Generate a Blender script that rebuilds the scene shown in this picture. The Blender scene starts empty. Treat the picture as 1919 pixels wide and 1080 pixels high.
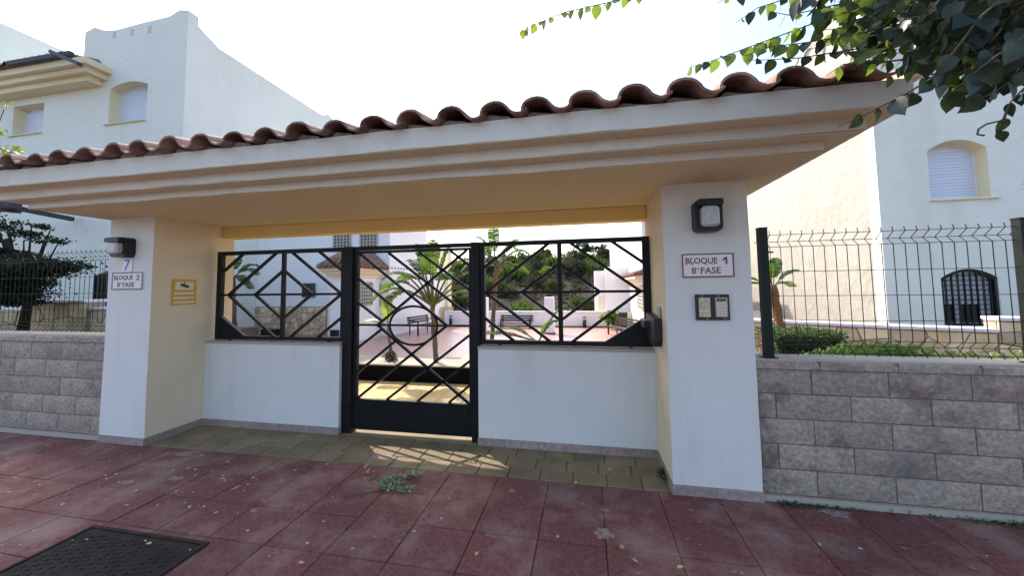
import bpy, math, random
from mathutils import Vector, Matrix, noise
S = bpy.context.scene
COL = S.collection
R = math.radians
rnd = random.Random(7)

# ------------------------------------------------------------------ camera
CX = Vector((0.981, 0.196, -0.013)); CD = Vector((-0.026, 0.061, -0.998)); CF = Vector((-0.195, 0.979, 0.064))
CF.normalize(); CX = (CX - CX.dot(CF) * CF).normalized(); CD = CF.cross(CX).normalized()
EYE = Vector((0, 0, 1.6)); FOC = 694.0; PCX, PCY = 960.0, 491.0
cam = bpy.data.cameras.new('camera'); camo = bpy.data.objects.new('camera', cam); COL.objects.link(camo)
m = Matrix((CX, -CD, -CF)).transposed().to_4x4(); m.translation = EYE
camo.matrix_world = m
cam.sensor_fit = 'HORIZONTAL'; cam.sensor_width = 36; cam.lens = FOC / 1919 * 36
cam.shift_y = -(540 - PCY) / 1919; cam.clip_start = 0.05; cam.clip_end = 2000
S.camera = camo

# ------------------------------------------------------------------ light
SUN_EL, SUN_AZ = 45.5, -47          # azimuth from +Y, positive towards +X
W = bpy.data.worlds.new('World'); S.world = W; W.use_nodes = True
nt = W.node_tree; bg = nt.nodes['Background']
sky = nt.nodes.new('ShaderNodeTexSky'); sky.sky_type = 'NISHITA'; sky.sun_disc = False
sky.sun_elevation = R(SUN_EL); sky.sun_rotation = R(SUN_AZ)
sky.air_density = 1.0; sky.dust_density = 3.2; sky.ozone_density = 1.3
nt.links.new(sky.outputs[0], bg.inputs[0]); bg.inputs[1].default_value = 0.15
sl = bpy.data.lights.new('sun', 'SUN'); sl.energy = 2.0; sl.angle = R(0.5); sl.color = (1, 0.93, 0.82)
so = bpy.data.objects.new('sun', sl); COL.objects.link(so)
sv = Vector((math.sin(R(SUN_AZ)) * math.cos(R(SUN_EL)), math.cos(R(SUN_AZ)) * math.cos(R(SUN_EL)), math.sin(R(SUN_EL))))
so.rotation_euler = sv.to_track_quat('Z', 'Y').to_euler(); so.location = sv * 30
vs = S.view_settings; vs.view_transform = 'Standard'; vs.look = 'None'; vs.exposure = 1.6; vs.gamma = 1
vs.use_curve_mapping = False

# ------------------------------------------------------------------ helpers
def ray(px, py):
    return CX * (px - PCX) + CD * (py - PCY) + CF * FOC
def at(px, py, Y):
    r = ray(px, py); return EYE + r * (Y / r.y)
def atz(px, py, z):
    r = ray(px, py); return EYE + r * ((z - 1.6) / r.z)
def atx(px, py, x):
    r = ray(px, py); return EYE + r * (x / r.x)

class MB:
    def __init__(s): s.v = []; s.f = []; s.sm = []
    def add(s, vs, fs, smooth=False):
        n = len(s.v); s.v += [tuple(v) for v in vs]
        for f in fs: s.f.append(tuple(i + n for i in f)); s.sm.append(smooth)
        return s
    def box(s, x0, x1, y0, y1, z0, z1):
        v = [(x, y, z) for z in (z0, z1) for y in (y0, y1) for x in (x0, x1)]
        return s.add(v, [(0, 2, 3, 1), (4, 5, 7, 6), (0, 1, 5, 4), (2, 6, 7, 3), (0, 4, 6, 2), (1, 3, 7, 5)])
    def wbox(s, x0, x1, y0, y1, z0, z1, amp=0.003, step=0.16, fr=3.0):
        def ax(a, b): n = max(1, min(60, int((b - a) / step))); return [a + (b - a) * i / n for i in range(n + 1)]
        X, Y_, Z = ax(x0, x1), ax(y0, y1), ax(z0, z1)
        def face(A, B, fn):
            v = []
            for b in B:
                for a in A:
                    p = Vector(fn(a, b)); k = p * fr
                    p += Vector((noise.noise(k), noise.noise(k + Vector((9, 1, 3))), noise.noise(k + Vector((2, 8, 5))))) * amp
                    v.append(p)
            n = len(A); s.add(v, [(j * n + i, j * n + i + 1, (j + 1) * n + i + 1, (j + 1) * n + i) for j in range(len(B) - 1) for i in range(n - 1)], False)
        face(X, Z, lambda a, b: (a, y0, b)); face(X[::-1], Z, lambda a, b: (a, y1, b))
        face(Y_[::-1], Z, lambda a, b: (x0, a, b)); face(Y_, Z, lambda a, b: (x1, a, b))
        face(X, Y_, lambda a, b: (a, b, z1)); face(X, Y_[::-1], lambda a, b: (a, b, z0))
        return s
    def cbox(s, x0, x1, y0, y1, z0, z1, c=0.006):
        """box with chamfered upper edges"""
        v = [(x0, y0, z0), (x1, y0, z0), (x1, y1, z0), (x0, y1, z0),
             (x0, y0, z1 - c), (x1, y0, z1 - c), (x1, y1, z1 - c), (x0, y1, z1 - c),
             (x0 + c, y0 + c, z1), (x1 - c, y0 + c, z1), (x1 - c, y1 - c, z1), (x0 + c, y1 - c, z1)]
        return s.add(v, [(3, 2, 1, 0), (0, 1, 5, 4), (1, 2, 6, 5), (2, 3, 7, 6), (3, 0, 4, 7),
                         (4, 5, 9, 8), (5, 6, 10, 9), (6, 7, 11, 10), (7, 4, 8, 11), (8, 9, 10, 11)])
    def beam(s, a, b, w, d, up=(0, 1, 0)):
        a = Vector(a); b = Vector(b); t = (b - a).normalized(); u = Vector(up)
        n = t.cross(u).normalized() * w / 2; u = n.cross(t).normalized() * d / 2
        v = [a - n - u, a + n - u, a + n + u, a - n + u, b - n - u, b + n - u, b + n + u, b - n + u]
        return s.add(v, [(3, 2, 1, 0), (4, 5, 6, 7), (0, 1, 5, 4), (1, 2, 6, 5), (2, 3, 7, 6), (3, 0, 4, 7)])
    def tube(s, pts, rads, n=6, caps=True):
        pts = [Vector(p) for p in pts]
        if not hasattr(rads, '__len__'): rads = [rads] * len(pts)
        rings = []; prev = None
        for i, p in enumerate(pts):
            t = (pts[min(i + 1, len(pts) - 1)] - pts[max(i - 1, 0)]).normalized()
            if prev is None:
                a = t.orthogonal().normalized()
            else:
                a = (prev - prev.dot(t) * t)
                a = a.normalized() if a.length > 1e-6 else t.orthogonal().normalized()
            prev = a; b = t.cross(a)
            rings.append([p + (a * math.cos(k * 2 * math.pi / n) + b * math.sin(k * 2 * math.pi / n)) * rads[i] for k in range(n)])
        v = [q for r_ in rings for q in r_]; f = []
        for i in range(len(pts) - 1):
            for k in range(n):
                k2 = (k + 1) % n
                f.append((i * n + k, i * n + k2, (i + 1) * n + k2, (i + 1) * n + k))
        if caps: f.append(tuple(range(n - 1, -1, -1))); f.append(tuple((len(pts) - 1) * n + k for k in range(n)))
        return s.add(v, f, n > 4)
    def prism(s, poly, axis, a, b):
        """poly: list of 2d points; axis 'y': (x,z) extruded from y=a to y=b; 'x': (y,z); 'z': (x,y)"""
        n = len(poly)
        if axis == 'y': q = lambda p, t: (p[0], t, p[1])
        elif axis == 'x': q = lambda p, t: (t, p[0], p[1])
        else: q = lambda p, t: (p[0], p[1], t)
        v = [q(p, a) for p in poly] + [q(p, b) for p in poly]
        f = [tuple(range(n)), tuple(range(2 * n - 1, n - 1, -1))]
        f += [(i, i + n, (i + 1) % n + n, (i + 1) % n) for i in range(n)]
        return s.add(v, f)
    def ring(s, outer, inner, axis, a, b):
        """frame between two loops of equal length, extruded"""
        n = len(outer)
        if axis == 'y': q = lambda p, t: (p[0], t, p[1])
        else: q = lambda p, t: (t, p[0], p[1])
        v = [q(p, t) for t in (a, b) for l in (outer, inner) for p in l]; f = []
        for i in range(n):
            j = (i + 1) % n
            f += [(i, j, n + j, n + i), (2 * n + j, 2 * n + i, 3 * n + i, 3 * n + j), (i, 2 * n + i, 2 * n + j, j), (n + j, 3 * n + j, 3 * n + i, n + i)]
        return s.add(v, f)
    def data(s, name, mat, off=(0, 0, 0), recalc=True):
        me = bpy.data.meshes.new(name); o = Vector(off)
        me.from_pydata([tuple(Vector(v) - o) for v in s.v], [], s.f)
        me.polygons.foreach_set('use_smooth', s.sm)
        if mat: me.materials.append(mat)
        if recalc:
            import bmesh
            bm = bmesh.new(); bm.from_mesh(me); bmesh.ops.recalc_face_normals(bm, faces=bm.faces); bm.to_mesh(me); bm.free()
        me.update(); return me

def wloc(o):
    v = Vector((0, 0, 0))
    while o: v = v + Vector(o.location); o = o.parent
    return v
def tag(o, label=None, cat=None, group=None, kind=None):
    if label: o['label'] = label
    if cat: o['category'] = cat
    if group: o['group'] = group
    if kind: o['kind'] = kind
    return o
def thing(name, label, cat, loc=(0, 0, 0), group=None):
    o = bpy.data.objects.new(name, None); COL.objects.link(o); o.location = loc; o.empty_display_size = 0.1
    return tag(o, label, cat, group)
def put(mb, name, mat, parent=None, loc=None, recalc=True, kind=None, label=None):
    """mesh given in world coordinates; origin at loc (default: parent's origin)"""
    base = wloc(parent) if parent else Vector((0, 0, 0))
    o_ = Vector(loc) if loc is not None else base
    ob = bpy.data.objects.new(name, mb.data(name, mat, o_, recalc)); COL.objects.link(ob)
    ob.location = o_ - base
    if parent: ob.parent = parent
    return tag(ob, label, kind=kind)
def link(me, name, parent, wl, rz=0, sc=None):
    ob = bpy.data.objects.new(name, me); COL.objects.link(ob); ob.parent = parent
    ob.location = Vector(wl) - (wloc(parent) if parent else Vector((0, 0, 0)))
    if rz: ob.rotation_euler = (0, 0, rz)
    if sc: ob.scale = sc
    return ob
def struct(mb, name, mat, recalc=True):
    return put(mb, name, mat, kind='structure', recalc=recalc)

# ------------------------------------------------------------------ materials
def material(name, col, rough=0.8, col2=None, scale=3.0, amount=0.5, bump=0.0, bscale=60.0, objrand=0.0,
             spec=0.5, stain=None, stain_scale=1.2, stain_amt=0.6, stain_lo=0.5, translucent=0.0, tcol=None, metal=0.0, bump2=0.0, b2scale=8.0, streak=False, moss=None):
    M = bpy.data.materials.new(name); M.use_nodes = True; N = M.node_tree.nodes; L = M.node_tree.links
    P = N['Principled BSDF']; P.inputs['Roughness'].default_value = rough; P.inputs['Metallic'].default_value = metal
    P.inputs['Specular IOR Level'].default_value = spec
    geo = N.new('ShaderNodeNewGeometry'); pos = geo.outputs['Position']
    def nz(sc, det=4, ro=0.6, vec=None):
        n = N.new('ShaderNodeTexNoise'); n.inputs['Scale'].default_value = sc; n.inputs['Detail'].default_value = det
        n.inputs['Roughness'].default_value = ro; L.new(vec or pos, n.inputs['Vector']); return n.outputs['Fac']
    def ramp(fac, lo, hi):
        r_ = N.new('ShaderNodeMapRange'); r_.inputs[1].default_value = lo; r_.inputs[2].default_value = hi
        L.new(fac, r_.inputs[0]); return r_.outputs[0]
    def mix(fac, a, b, fv=1.0):
        x = N.new('ShaderNodeMix'); x.data_type = 'RGBA'
        if fac is not None:
            mm = N.new('ShaderNodeMath'); mm.operation = 'MULTIPLY'; L.new(fac, mm.inputs[0]); mm.inputs[1].default_value = fv
            L.new(mm.outputs[0], x.inputs[0])
        else: x.inputs[0].default_value = fv
        for s_, q in ((x.inputs[6], a), (x.inputs[7], b)):
            if isinstance(q, tuple): s_.default_value = (*q[:3], 1)
            else: L.new(q, s_)
        return x.outputs[2]
    c = col
    if col2: c = mix(ramp(nz(scale), 0.35, 0.65), col, col2, amount)
    if stain:
        vec = pos
        if streak:
            mp = N.new('ShaderNodeMapping'); mp.inputs['Scale'].default_value = (1, 1, 0.18); L.new(pos, mp.inputs[0]); vec = mp.outputs[0]
        c = mix(ramp(nz(stain_scale, 6, 0.65, vec), stain_lo, stain_lo + 0.2), c, stain, stain_amt)
    if moss:
        c = mix(ramp(nz(moss[1], 5, 0.7), moss[2], moss[2] + 0.06), c, moss[0], moss[3])
    if objrand:
        oi = N.new('ShaderNodeObjectInfo'); h = N.new('ShaderNodeHueSaturation')
        r1 = N.new('ShaderNodeMapRange'); r1.inputs[3].default_value = 1 - objrand; r1.inputs[4].default_value = 1 + objrand
        L.new(oi.outputs['Random'], r1.inputs[0]); L.new(r1.outputs[0], h.inputs['Value'])
        if isinstance(c, tuple): h.inputs['Color'].default_value = (*c, 1)
        else: L.new(c, h.inputs['Color'])
        c = h.outputs[0]
    if isinstance(c, tuple): P.inputs['Base Color'].default_value = (*c, 1)
    else: L.new(c, P.inputs['Base Color'])
    if bump or bump2:
        prev = None
        for st, sc in ((bump2, b2scale), (bump, bscale)):
            if not st: continue
            b = N.new('ShaderNodeBump'); b.inputs['Strength'].default_value = 1; b.inputs['Distance'].default_value = st
            L.new(nz(sc, 3), b.inputs['Height'])
            if prev: L.new(prev, b.inputs['Normal'])
            prev = b.outputs[0]
        L.new(prev, P.inputs['Normal'])
    if translucent:
        t = N.new('ShaderNodeBsdfTranslucent'); t.inputs[0].default_value = (*(tcol or col), 1)
        ms = N.new('ShaderNodeMixShader'); ms.inputs[0].default_value = translucent
        L.new(P.outputs[0], ms.inputs[1]); L.new(t.outputs[0], ms.inputs[2]); L.new(ms.outputs[0], N['Material Output'].inputs[0])
    return M

M_paint = material('gateway_paint', (0.70, 0.685, 0.655), 0.85, (0.65, 0.635, 0.60), 2.2, 0.6, 0.0006, 90, bump2=0.004, b2scale=5, stain=(0.50, 0.47, 0.41), stain_scale=4.0, stain_amt=0.35, stain_lo=0.52, streak=True)
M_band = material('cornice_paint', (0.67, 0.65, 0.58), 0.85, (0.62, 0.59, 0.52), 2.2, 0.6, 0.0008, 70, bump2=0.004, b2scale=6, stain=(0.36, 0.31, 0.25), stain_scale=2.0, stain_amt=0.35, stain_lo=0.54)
M_under = material('underside_bounce_tint', (0.68, 0.62, 0.42), 0.85, (0.63, 0.57, 0.38), 2.0, 0.6, 0.0008, 70)  # tan tone puts bounced light into the colour of the band undersides
M_sidetint = material('inner_side_bounce_tint', (0.76, 0.655, 0.48), 0.85, (0.72, 0.61, 0.43), 2.2, 0.6, 0.0006, 90, bump2=0.004, b2scale=5)  # warm bounce light painted into the pillars' inner faces
M_soffit = material('soffit_bounce_tint', (0.70, 0.61, 0.37), 0.85, (0.65, 0.56, 0.33), 1.8, 0.6, 0.0006, 90, bump2=0.003, b2scale=4)  # warm bounce from below is put into the soffit colour
M_side = M_paint
M_lintel = material('lintel_bounce_tint', (0.82, 0.62, 0.25), 0.85, (0.78, 0.57, 0.22), 2.0, 0.6, 0.0006, 90)  # yellow glow bounced off the sunlit path, put into the lintel colour
M_house = material('house_stucco', (0.76, 0.76, 0.69), 0.9, (0.69, 0.70, 0.62), 0.8, 0.7, 0.0015, 40, bump2=0.02, b2scale=6, stain=(0.55, 0.53, 0.45), stain_scale=0.9, stain_amt=0.45, stain_lo=0.56, streak=True)
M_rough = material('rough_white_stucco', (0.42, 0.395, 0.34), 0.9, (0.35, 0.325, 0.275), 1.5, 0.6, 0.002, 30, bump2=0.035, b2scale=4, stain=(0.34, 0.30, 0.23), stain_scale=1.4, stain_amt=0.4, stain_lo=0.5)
M_annex = material('courtyard_white_render', (0.86, 0.84, 0.83), 0.9, (0.82, 0.80, 0.79), 1.0, 0.7, 0.0015, 40, bump2=0.01, b2scale=6)
M_yellow = material('cream_reveal', (0.78, 0.70, 0.46), 0.85, (0.72, 0.64, 0.42), 3, 0.5, 0.001, 60)
M_cornice = material('cream_cornice', (0.80, 0.68, 0.46), 0.85, (0.74, 0.61, 0.40), 3, 0.5, 0.001, 60)
M_tile = material('roof_tile_clay', (0.21, 0.105, 0.075), 0.85, (0.36, 0.235, 0.18), 9, 0.8, 0.001, 60, objrand=0.38, stain=(0.10, 0.07, 0.05), stain_scale=6, stain_amt=0.7, stain_lo=0.5, moss=((0.36, 0.33, 0.24), 14, 0.62, 0.5))
M_red = material('red_paving', (0.130, 0.027, 0.027), 0.75, (0.20, 0.080, 0.066), 38, 0.85, 0.0012, 150, objrand=0.14, stain=(0.275, 0.172, 0.132), stain_scale=2.3, stain_amt=0.85, stain_lo=0.46, bump2=0.002, b2scale=25, moss=((0.44, 0.33, 0.30), 5.5, 0.665, 0.8))
M_joint = material('dark_joint_grout', (0.075, 0.04, 0.034), 0.95, (0.20, 0.13, 0.10), 10, 0.7, 0.001, 80)
M_apron = material('olive_yellow_paving', (0.20, 0.150, 0.082), 0.8, (0.29, 0.215, 0.11), 4, 0.8, 0.0008, 150, objrand=0.12, stain=(0.10, 0.09, 0.06), stain_scale=3.5, stain_amt=0.6, stain_lo=0.5, bump2=0.002, b2scale=25)
M_path = material('ochre_paving', (0.52, 0.37, 0.16), 0.8, (0.60, 0.45, 0.22), 4, 0.8, 0.0008, 150, objrand=0.08)
M_skirt = material('pink_skirting', (0.27, 0.19, 0.17), 0.6, (0.40, 0.31, 0.28), 30, 0.9, 0.0005, 200, objrand=0.12, stain=(0.20, 0.15, 0.14), stain_scale=14, stain_amt=0.5, stain_lo=0.5)
M_blockR = material('split_face_block', (0.30, 0.23, 0.185), 0.92, (0.52, 0.42, 0.345), 36, .8, 0.007, 85, objrand=0.12, stain=(0.13, 0.12, 0.12), stain_scale=2.4, stain_amt=0.65, stain_lo=0.53, bump2=0.02, b2scale=26, moss=((0.10, 0.07, 0.06), 1.1, 0.58, 0.55))
M_mortar = material('mortar', (0.10, 0.083, 0.072), 0.95, (0.16, 0.13, 0.115), 12, 0.7, 0.001, 90)
M_cap = material('coping_mortar', (0.42, 0.36, 0.29), 0.9, (0.40, 0.35, 0.30), 6, 0.8, 0.002, 60)
M_cap_k = material('kerb_concrete', (0.30, 0.29, 0.27), 0.9, (0.24, 0.23, 0.22), 6, 0.8, 0.001, 60)
M_iron = material('black_gate_paint', (0.004, 0.005, 0.008), 0.5, (0.007, 0.008, 0.011), 5, 0.6, 0.0003, 120, spec=0.25)
M_green = material('dark_green_wire', (0.008, 0.014, 0.012), 0.5, spec=0.25)
M_black = material('black_plastic', (0.008, 0.008, 0.010), 0.45)
M_lens = material('frosted_lens', (0.45, 0.46, 0.48), 0.35, (0.62, 0.62, 0.62), 40, 0.6)
M_steel = material('brushed_steel', (0.42, 0.38, 0.32), 0.35, (0.3, 0.27, 0.22), 60, 0.6, metal=0.8)
M_signw = material('sign_white_enamel', (0.74, 0.70, 0.72), 0.3)
M_signred = material('sign_red_enamel', (0.20, 0.008, 0.012), 0.35)
M_signdark = material('sign_faded_maroon', (0.10, 0.02, 0.05), 0.4)
M_blue = material('blue_number', (0.10, 0.13, 0.55), 0.35)
M_signy = material('sign_yellow', (0.58, 0.36, 0.03), 0.4)
M_signcream = material('sign_cream', (0.72, 0.66, 0.52), 0.5)
M_shutter = material('blue_white_shutter', (0.62, 0.66, 0.78), 0.5, objrand=0.02)
M_glass = material('dark_glass', (0.02, 0.025, 0.03), 0.08, spec=0.8)
M_greypane = material('pale_grating', (0.62, 0.63, 0.70), 0.5)
M_wood = material('weathered_dark_timber', (0.045, 0.045, 0.055), 0.8, (0.08, 0.075, 0.08), 12, 0.7, 0.001, 40)
M_bench = material('bench_slat', (0.05, 0.035, 0.035), 0.6, objrand=0.2)
M_stone = material('ochre_rubble_stone', (0.60, 0.43, 0.24), 0.9, (0.72, 0.60, 0.42), 5, 0.9, 0.003, 40, objrand=0.28, bump2=0.008, b2scale=12, stain=(0.42, 0.17, 0.06), stain_scale=4, stain_amt=0.5, stain_lo=0.56)
M_stonemort = material('pale_stone_mortar', (0.30, 0.24, 0.17), 0.95, (0.5, 0.43, 0.33), 8, 0.7, 0.002, 50)
M_court = material('pink_terrace_tile', (0.42, 0.22, 0.17), 0.33, (0.48, 0.29, 0.24), 1.2, 0.7, 0.0003, 150, spec=0.5, bump2=0.0)
M_palestone = material('pale_planter_stone', (0.46, 0.40, 0.32), 0.9, (0.34, 0.30, 0.24), 8, 0.8, 0.002, 60)
M_dark = material('dark_slate_riser', (0.004, 0.004, 0.005), 0.9, spec=0.1)
M_soil = material('garden_soil', (0.09, 0.06, 0.04), 0.95, (0.14, 0.10, 0.06), 4, 0.8, 0.006, 30)
M_ground = material('dry_earth', (0.17, 0.13, 0.09), 0.95, (0.10, 0.095, 0.05), 0.25, 0.9, 0.02, 4)
M_hill = material('hillside_earth', (0.062, 0.042, 0.038), 0.98, (0.034, 0.029, 0.022), 0.35, 0.9, 0.05, 3, spec=0.05)
M_leafbg = material('vine_leaf_sun_tone', (0.055, 0.10, 0.022), 0.42, (0.09, 0.14, 0.03), 30, 0.6, spec=0.5, translucent=0.45, tcol=(0.26, 0.36, 0.04), objrand=0.15)  # sunlit copy of the vine leaf, sun put into its colour
M_leafdk = material('vine_leaf_shade_tone', (0.008, 0.017, 0.010), 0.38, (0.016, 0.030, 0.016), 20, 0.7, spec=0.4, translucent=0.12, tcol=(0.07, 0.12, 0.015), objrand=0.2)  # shaded copy of the vine leaf, shade put into its colour
M_stem = material('vine_stem', (0.05, 0.036, 0.028), 0.8, (0.085, 0.065, 0.05), 30, 0.6)
M_palmleaf = material('palm_leaf', (0.022, 0.055, 0.014), 0.65, (0.04, 0.08, 0.018), 6, 0.6, spec=0.15, translucent=0.4, tcol=(0.12, 0.22, 0.025), objrand=0.2)
M_palmyoung = material('young_palm_leaf', (0.16, 0.26, 0.03), 0.4, (0.2, 0.3, 0.04), 6, 0.6, translucent=0.5, tcol=(0.45, 0.58, 0.06), objrand=0.1)
M_palmtrunk = material('palm_trunk', (0.10, 0.075, 0.055), 0.95, (0.17, 0.13, 0.10), 25, 0.8, 0.01, 40)
M_palmboot = material('palm_orange_boot', (0.26, 0.13, 0.045), 0.85, (0.14, 0.085, 0.045), 18, 0.8, 0.004, 50)
M_petiole = material('palm_petiole', (0.12, 0.12, 0.035), 0.6, (0.18, 0.15, 0.05), 10, 0.6)
M_hedge = material('hedge_leaf', (0.030, 0.065, 0.018), 0.5, (0.05, 0.09, 0.025), 12, 0.8, translucent=0.25, tcol=(0.12, 0.22, 0.03))
M_cover = material('creeper_leaf', (0.09, 0.17, 0.035), 0.5, (0.13, 0.22, 0.05), 12, 0.8, translucent=0.35, tcol=(0.22, 0.36, 0.05))
M_tree = material('tree_leaf', (0.009, 0.020, 0.009), 0.6, (0.016, 0.030, 0.012), 5, 0.8, translucent=0.08, tcol=(0.05, 0.09, 0.02), spec=0.2)
M_shrub = [material('shrub_olive', (0.035, 0.050, 0.020), 0.7, (0.055, 0.068, 0.03), 2, 0.8, spec=0.05, translucent=0.2, tcol=(0.12, 0.16, 0.04)),
           material('shrub_green', (0.035, 0.075, 0.016), 0.7, (0.055, 0.10, 0.022), 2, 0.8, spec=0.05, translucent=0.25, tcol=(0.14, 0.22, 0.04)),
           material('shrub_grey', (0.040, 0.040, 0.029), 0.9, (0.058, 0.052, 0.040), 2, 0.8, spec=0.05, translucent=0.1, tcol=(0.12, 0.13, 0.07)),
           material('shrub_bright', (0.11, 0.17, 0.03), 0.6, (0.15, 0.22, 0.045), 2, 0.8, spec=0.05, translucent=0.35, tcol=(0.26, 0.36, 0.05))]
M_dryleaf = material('dry_fallen_leaf', (0.42, 0.27, 0.12), 0.8, (0.30, 0.17, 0.07), 40, 0.7, objrand=0.45)
M_manhole = material('cast_iron_cover', (0.013, 0.010, 0.009), 0.75, (0.040, 0.024, 0.018), 10, 0.9, 0.0015, 80, spec=0.25, stain=(0.055, 0.04, 0.03), stain_scale=5, stain_amt=0.6, stain_lo=0.55)
M_keys = material('keypad_keys', (0.62, 0.58, 0.52), 0.4)
M_paper = material('printed_name_card', (0.45, 0.33, 0.20), 0.5, (0.70, 0.62, 0.50), 45, 0.9)
M_pink = material('pink_mortar_speck', (0.62, 0.46, 0.42), 0.9)
M_drain = material('terracotta_spout', (0.66, 0.52, 0.44), 0.9)

# ------------------------------------------------------------------ ground, paving
g = MB(); g.add([(-300, -300, -0.22), (300, -300, -0.22), (300, 300, -0.22), (-300, 300, -0.22)], [(0, 1, 2, 3)])
struct(MB().box(-60, 60, 3.37, 17.2, -0.2, -0.03), 'plot_ground', M_ground)
struct(g, 'ground', M_ground)
M_asph = material('asphalt', (0.05, 0.05, 0.052), 0.9, (0.075, 0.073, 0.07), 6, 0.8, 0.003, 120)
struct(MB().box(-60, 60, -9.5, -1.302, -0.2, -0.13), 'road', M_asph)
kb = struct(MB().box(-60, 60, -1.30, -1.15, -0.2, -0.001), 'kerb', M_cap_k)
struct(MB().box(-60, 60, -13, -9.6, -0.15, 0.0), 'far_pavement', M_cap_k)
sw = MB().box(-14, 12, -1.148, 3.105, -0.028, -0.012); sidewalk = struct(sw, 'sidewalk', M_joint)
def chamfer_tile(w, d, h=0.02, c=0.004):
    return MB().cbox(-w / 2, w / 2, -d / 2, d / 2, -h, 0, c)
TW, TD = 0.42, 0.35
tm = [chamfer_tile(TW - 0.004 - 0.001 * k, TD - 0.004 - 0.001 * k, .02, .0025).data('paving_tile', M_red) for k in range(3)]
y0s = 3.115 - TD / 2 + 0.002
for j in range(6):
    for i in range(-16, 11):
        x = 0.08 + TW * i + TW / 2 + (0.0 if j % 2 == 0 or True else 0)
        yy = 2.77 - TD / 2 - TD * (j - 1)
        if yy < 0.9: continue
        if yy + TD / 2 > 3.12: yy -= 0
        o = link(rnd.choice(tm), 'paving_tile', sidewalk, (x, yy, rnd.uniform(-0.0025, 0.0012)))
        o.rotation_euler = (rnd.uniform(-0.004, 0.004), rnd.uniform(-0.004, 0.004), rnd.uniform(-0.006, 0.006))
fill = MB()
for j in range(-20, 60):
    pass
n0 = 0
for j in range(6, 12):
    for i in range(-30, 28):
        x = 0.08 + TW * i + TW / 2; yy = 2.77 - TD / 2 - TD * (j - 1)
        if yy < -0.95 or x < -13.8 or x > 11.8: continue
        fill.cbox(x - TW / 2 + .004, x + TW / 2 - .004, yy - TD / 2 + .004, yy + TD / 2 - .004, -0.02, -0.001, 0.004)
for j in range(0, 6):
    for i in list(range(-30, -16)) + list(range(11, 28)):
        x = 0.08 + TW * i + TW / 2; yy = 2.77 - TD / 2 - TD * (j - 1)
        fill.cbox(x - TW / 2 + .004, x + TW / 2 - .004, yy - TD / 2 + .004, yy + TD / 2 - .004, -0.02, -0.001, 0.004)
put(fill, 'paving_beyond_frame', M_red, sidewalk, kind='stuff')

# entrance apron and inner path
ap = MB().box(-4.5, 0.6, 3.125, 5.86, -0.022, -0.010); apron = struct(ap, 'entrance_path', M_joint)
AW, AD = 0.272, 0.1925
am = [chamfer_tile(AW - 0.006, AD - 0.006, 0.018, 0.004).data('apron_tile', M_apron) for _ in range(1)][0]
for j in range(3):
    for i in range(20):
        x = -4.5 + 0.0 + AW * (i + 0.5) - (0.06 if j % 2 else 0)
        lo_, hi_ = max(x - AW / 2, -4.5), min(x + AW / 2, 0.605)
        if hi_ - lo_ < .04: continue
        x = (lo_ + hi_) / 2
        link(am, 'apron_tile', apron, (x, 3.127 + AD * (j + 0.5), 0.002 + rnd.uniform(-0.002, 0.001)), sc=((hi_ - lo_ - .006) / (AW - .006), 1, 1))
th = MB().box(-2.66, -1.13, 3.703, 3.90, -0.02, 0.006); put(th, 'threshold', M_apron, apron)
pm = chamfer_tile(0.286, 0.286, 0.018, 0.004).data('path_tile', M_path)
for j in range(7):
    for i in range(17):
        y = 3.905 + 0.29 * (j + 0.5) * 0.965
        link(pm, 'path_tile', apron, (-4.52 + 0.29 * (i + 0.5) + 0.09, y, 0.003 + rnd.uniform(-0.002, 0.001)))

# raised terrace of the courtyard
cz = 0.28
CT = MB().box(-9.45, 6, 5.88, 13.0, 0.0, cz); terrace = struct(CT, 'terrace', M_court)
put(MB().box(-6.2, 1.3, 5.868, 5.879, 0.0, 0.262), 'step_riser', M_dark, terrace)
put(MB().box(-6.2, 1.3, 5.872, 5.879, 0.263, cz + 0.004).box(-6.2, 1.3, 5.879, 6.60, cz + 0.0005, cz + 0.005), 'terrace_edging', M_palestone, terrace)
put(MB().box(-16, -6.3, 3.36, 6.2, 0.0, 0.86), 'garden_bank', M_soil, None, kind='structure')
put(MB().box(1.35, 14, 3.36, 10.6, 0.0, 0.50), 'planting_bed', M_soil, None, kind='structure')

# ------------------------------------------------------------------ gateway
GW = thing('entrance_gateway', 'white stucco entrance gateway with tiled roof on two square pillars', 'gateway', (-1.95, 3.1, 0))
SOF = 2.39
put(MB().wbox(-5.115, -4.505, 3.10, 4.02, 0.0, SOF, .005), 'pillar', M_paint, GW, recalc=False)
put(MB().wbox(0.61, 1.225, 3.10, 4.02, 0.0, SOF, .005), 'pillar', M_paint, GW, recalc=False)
put(MB().box(-4.503, -2.69, 3.69, 3.90, 0.0, 0.955), 'low_wall', M_paint, GW)
put(MB().box(-1.10, 0.608, 3.69, 3.90, 0.0, 0.955), 'low_wall', M_paint, GW)
put(MB().cbox(-4.502, -2.685, 3.683, 3.91, 0.957, 0.985, 0.008), 'wall_sill', M_cap, GW)
put(MB().cbox(-1.105, 0.607, 3.683, 3.91, 0.957, 0.985, 0.008), 'wall_sill', M_cap, GW)
# lintel and jamb behind the gate
put(MB().box(-4.500, 0.604, 3.86, 4.015, 2.245, SOF - 0.006), 'lintel', M_lintel, GW)
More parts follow.
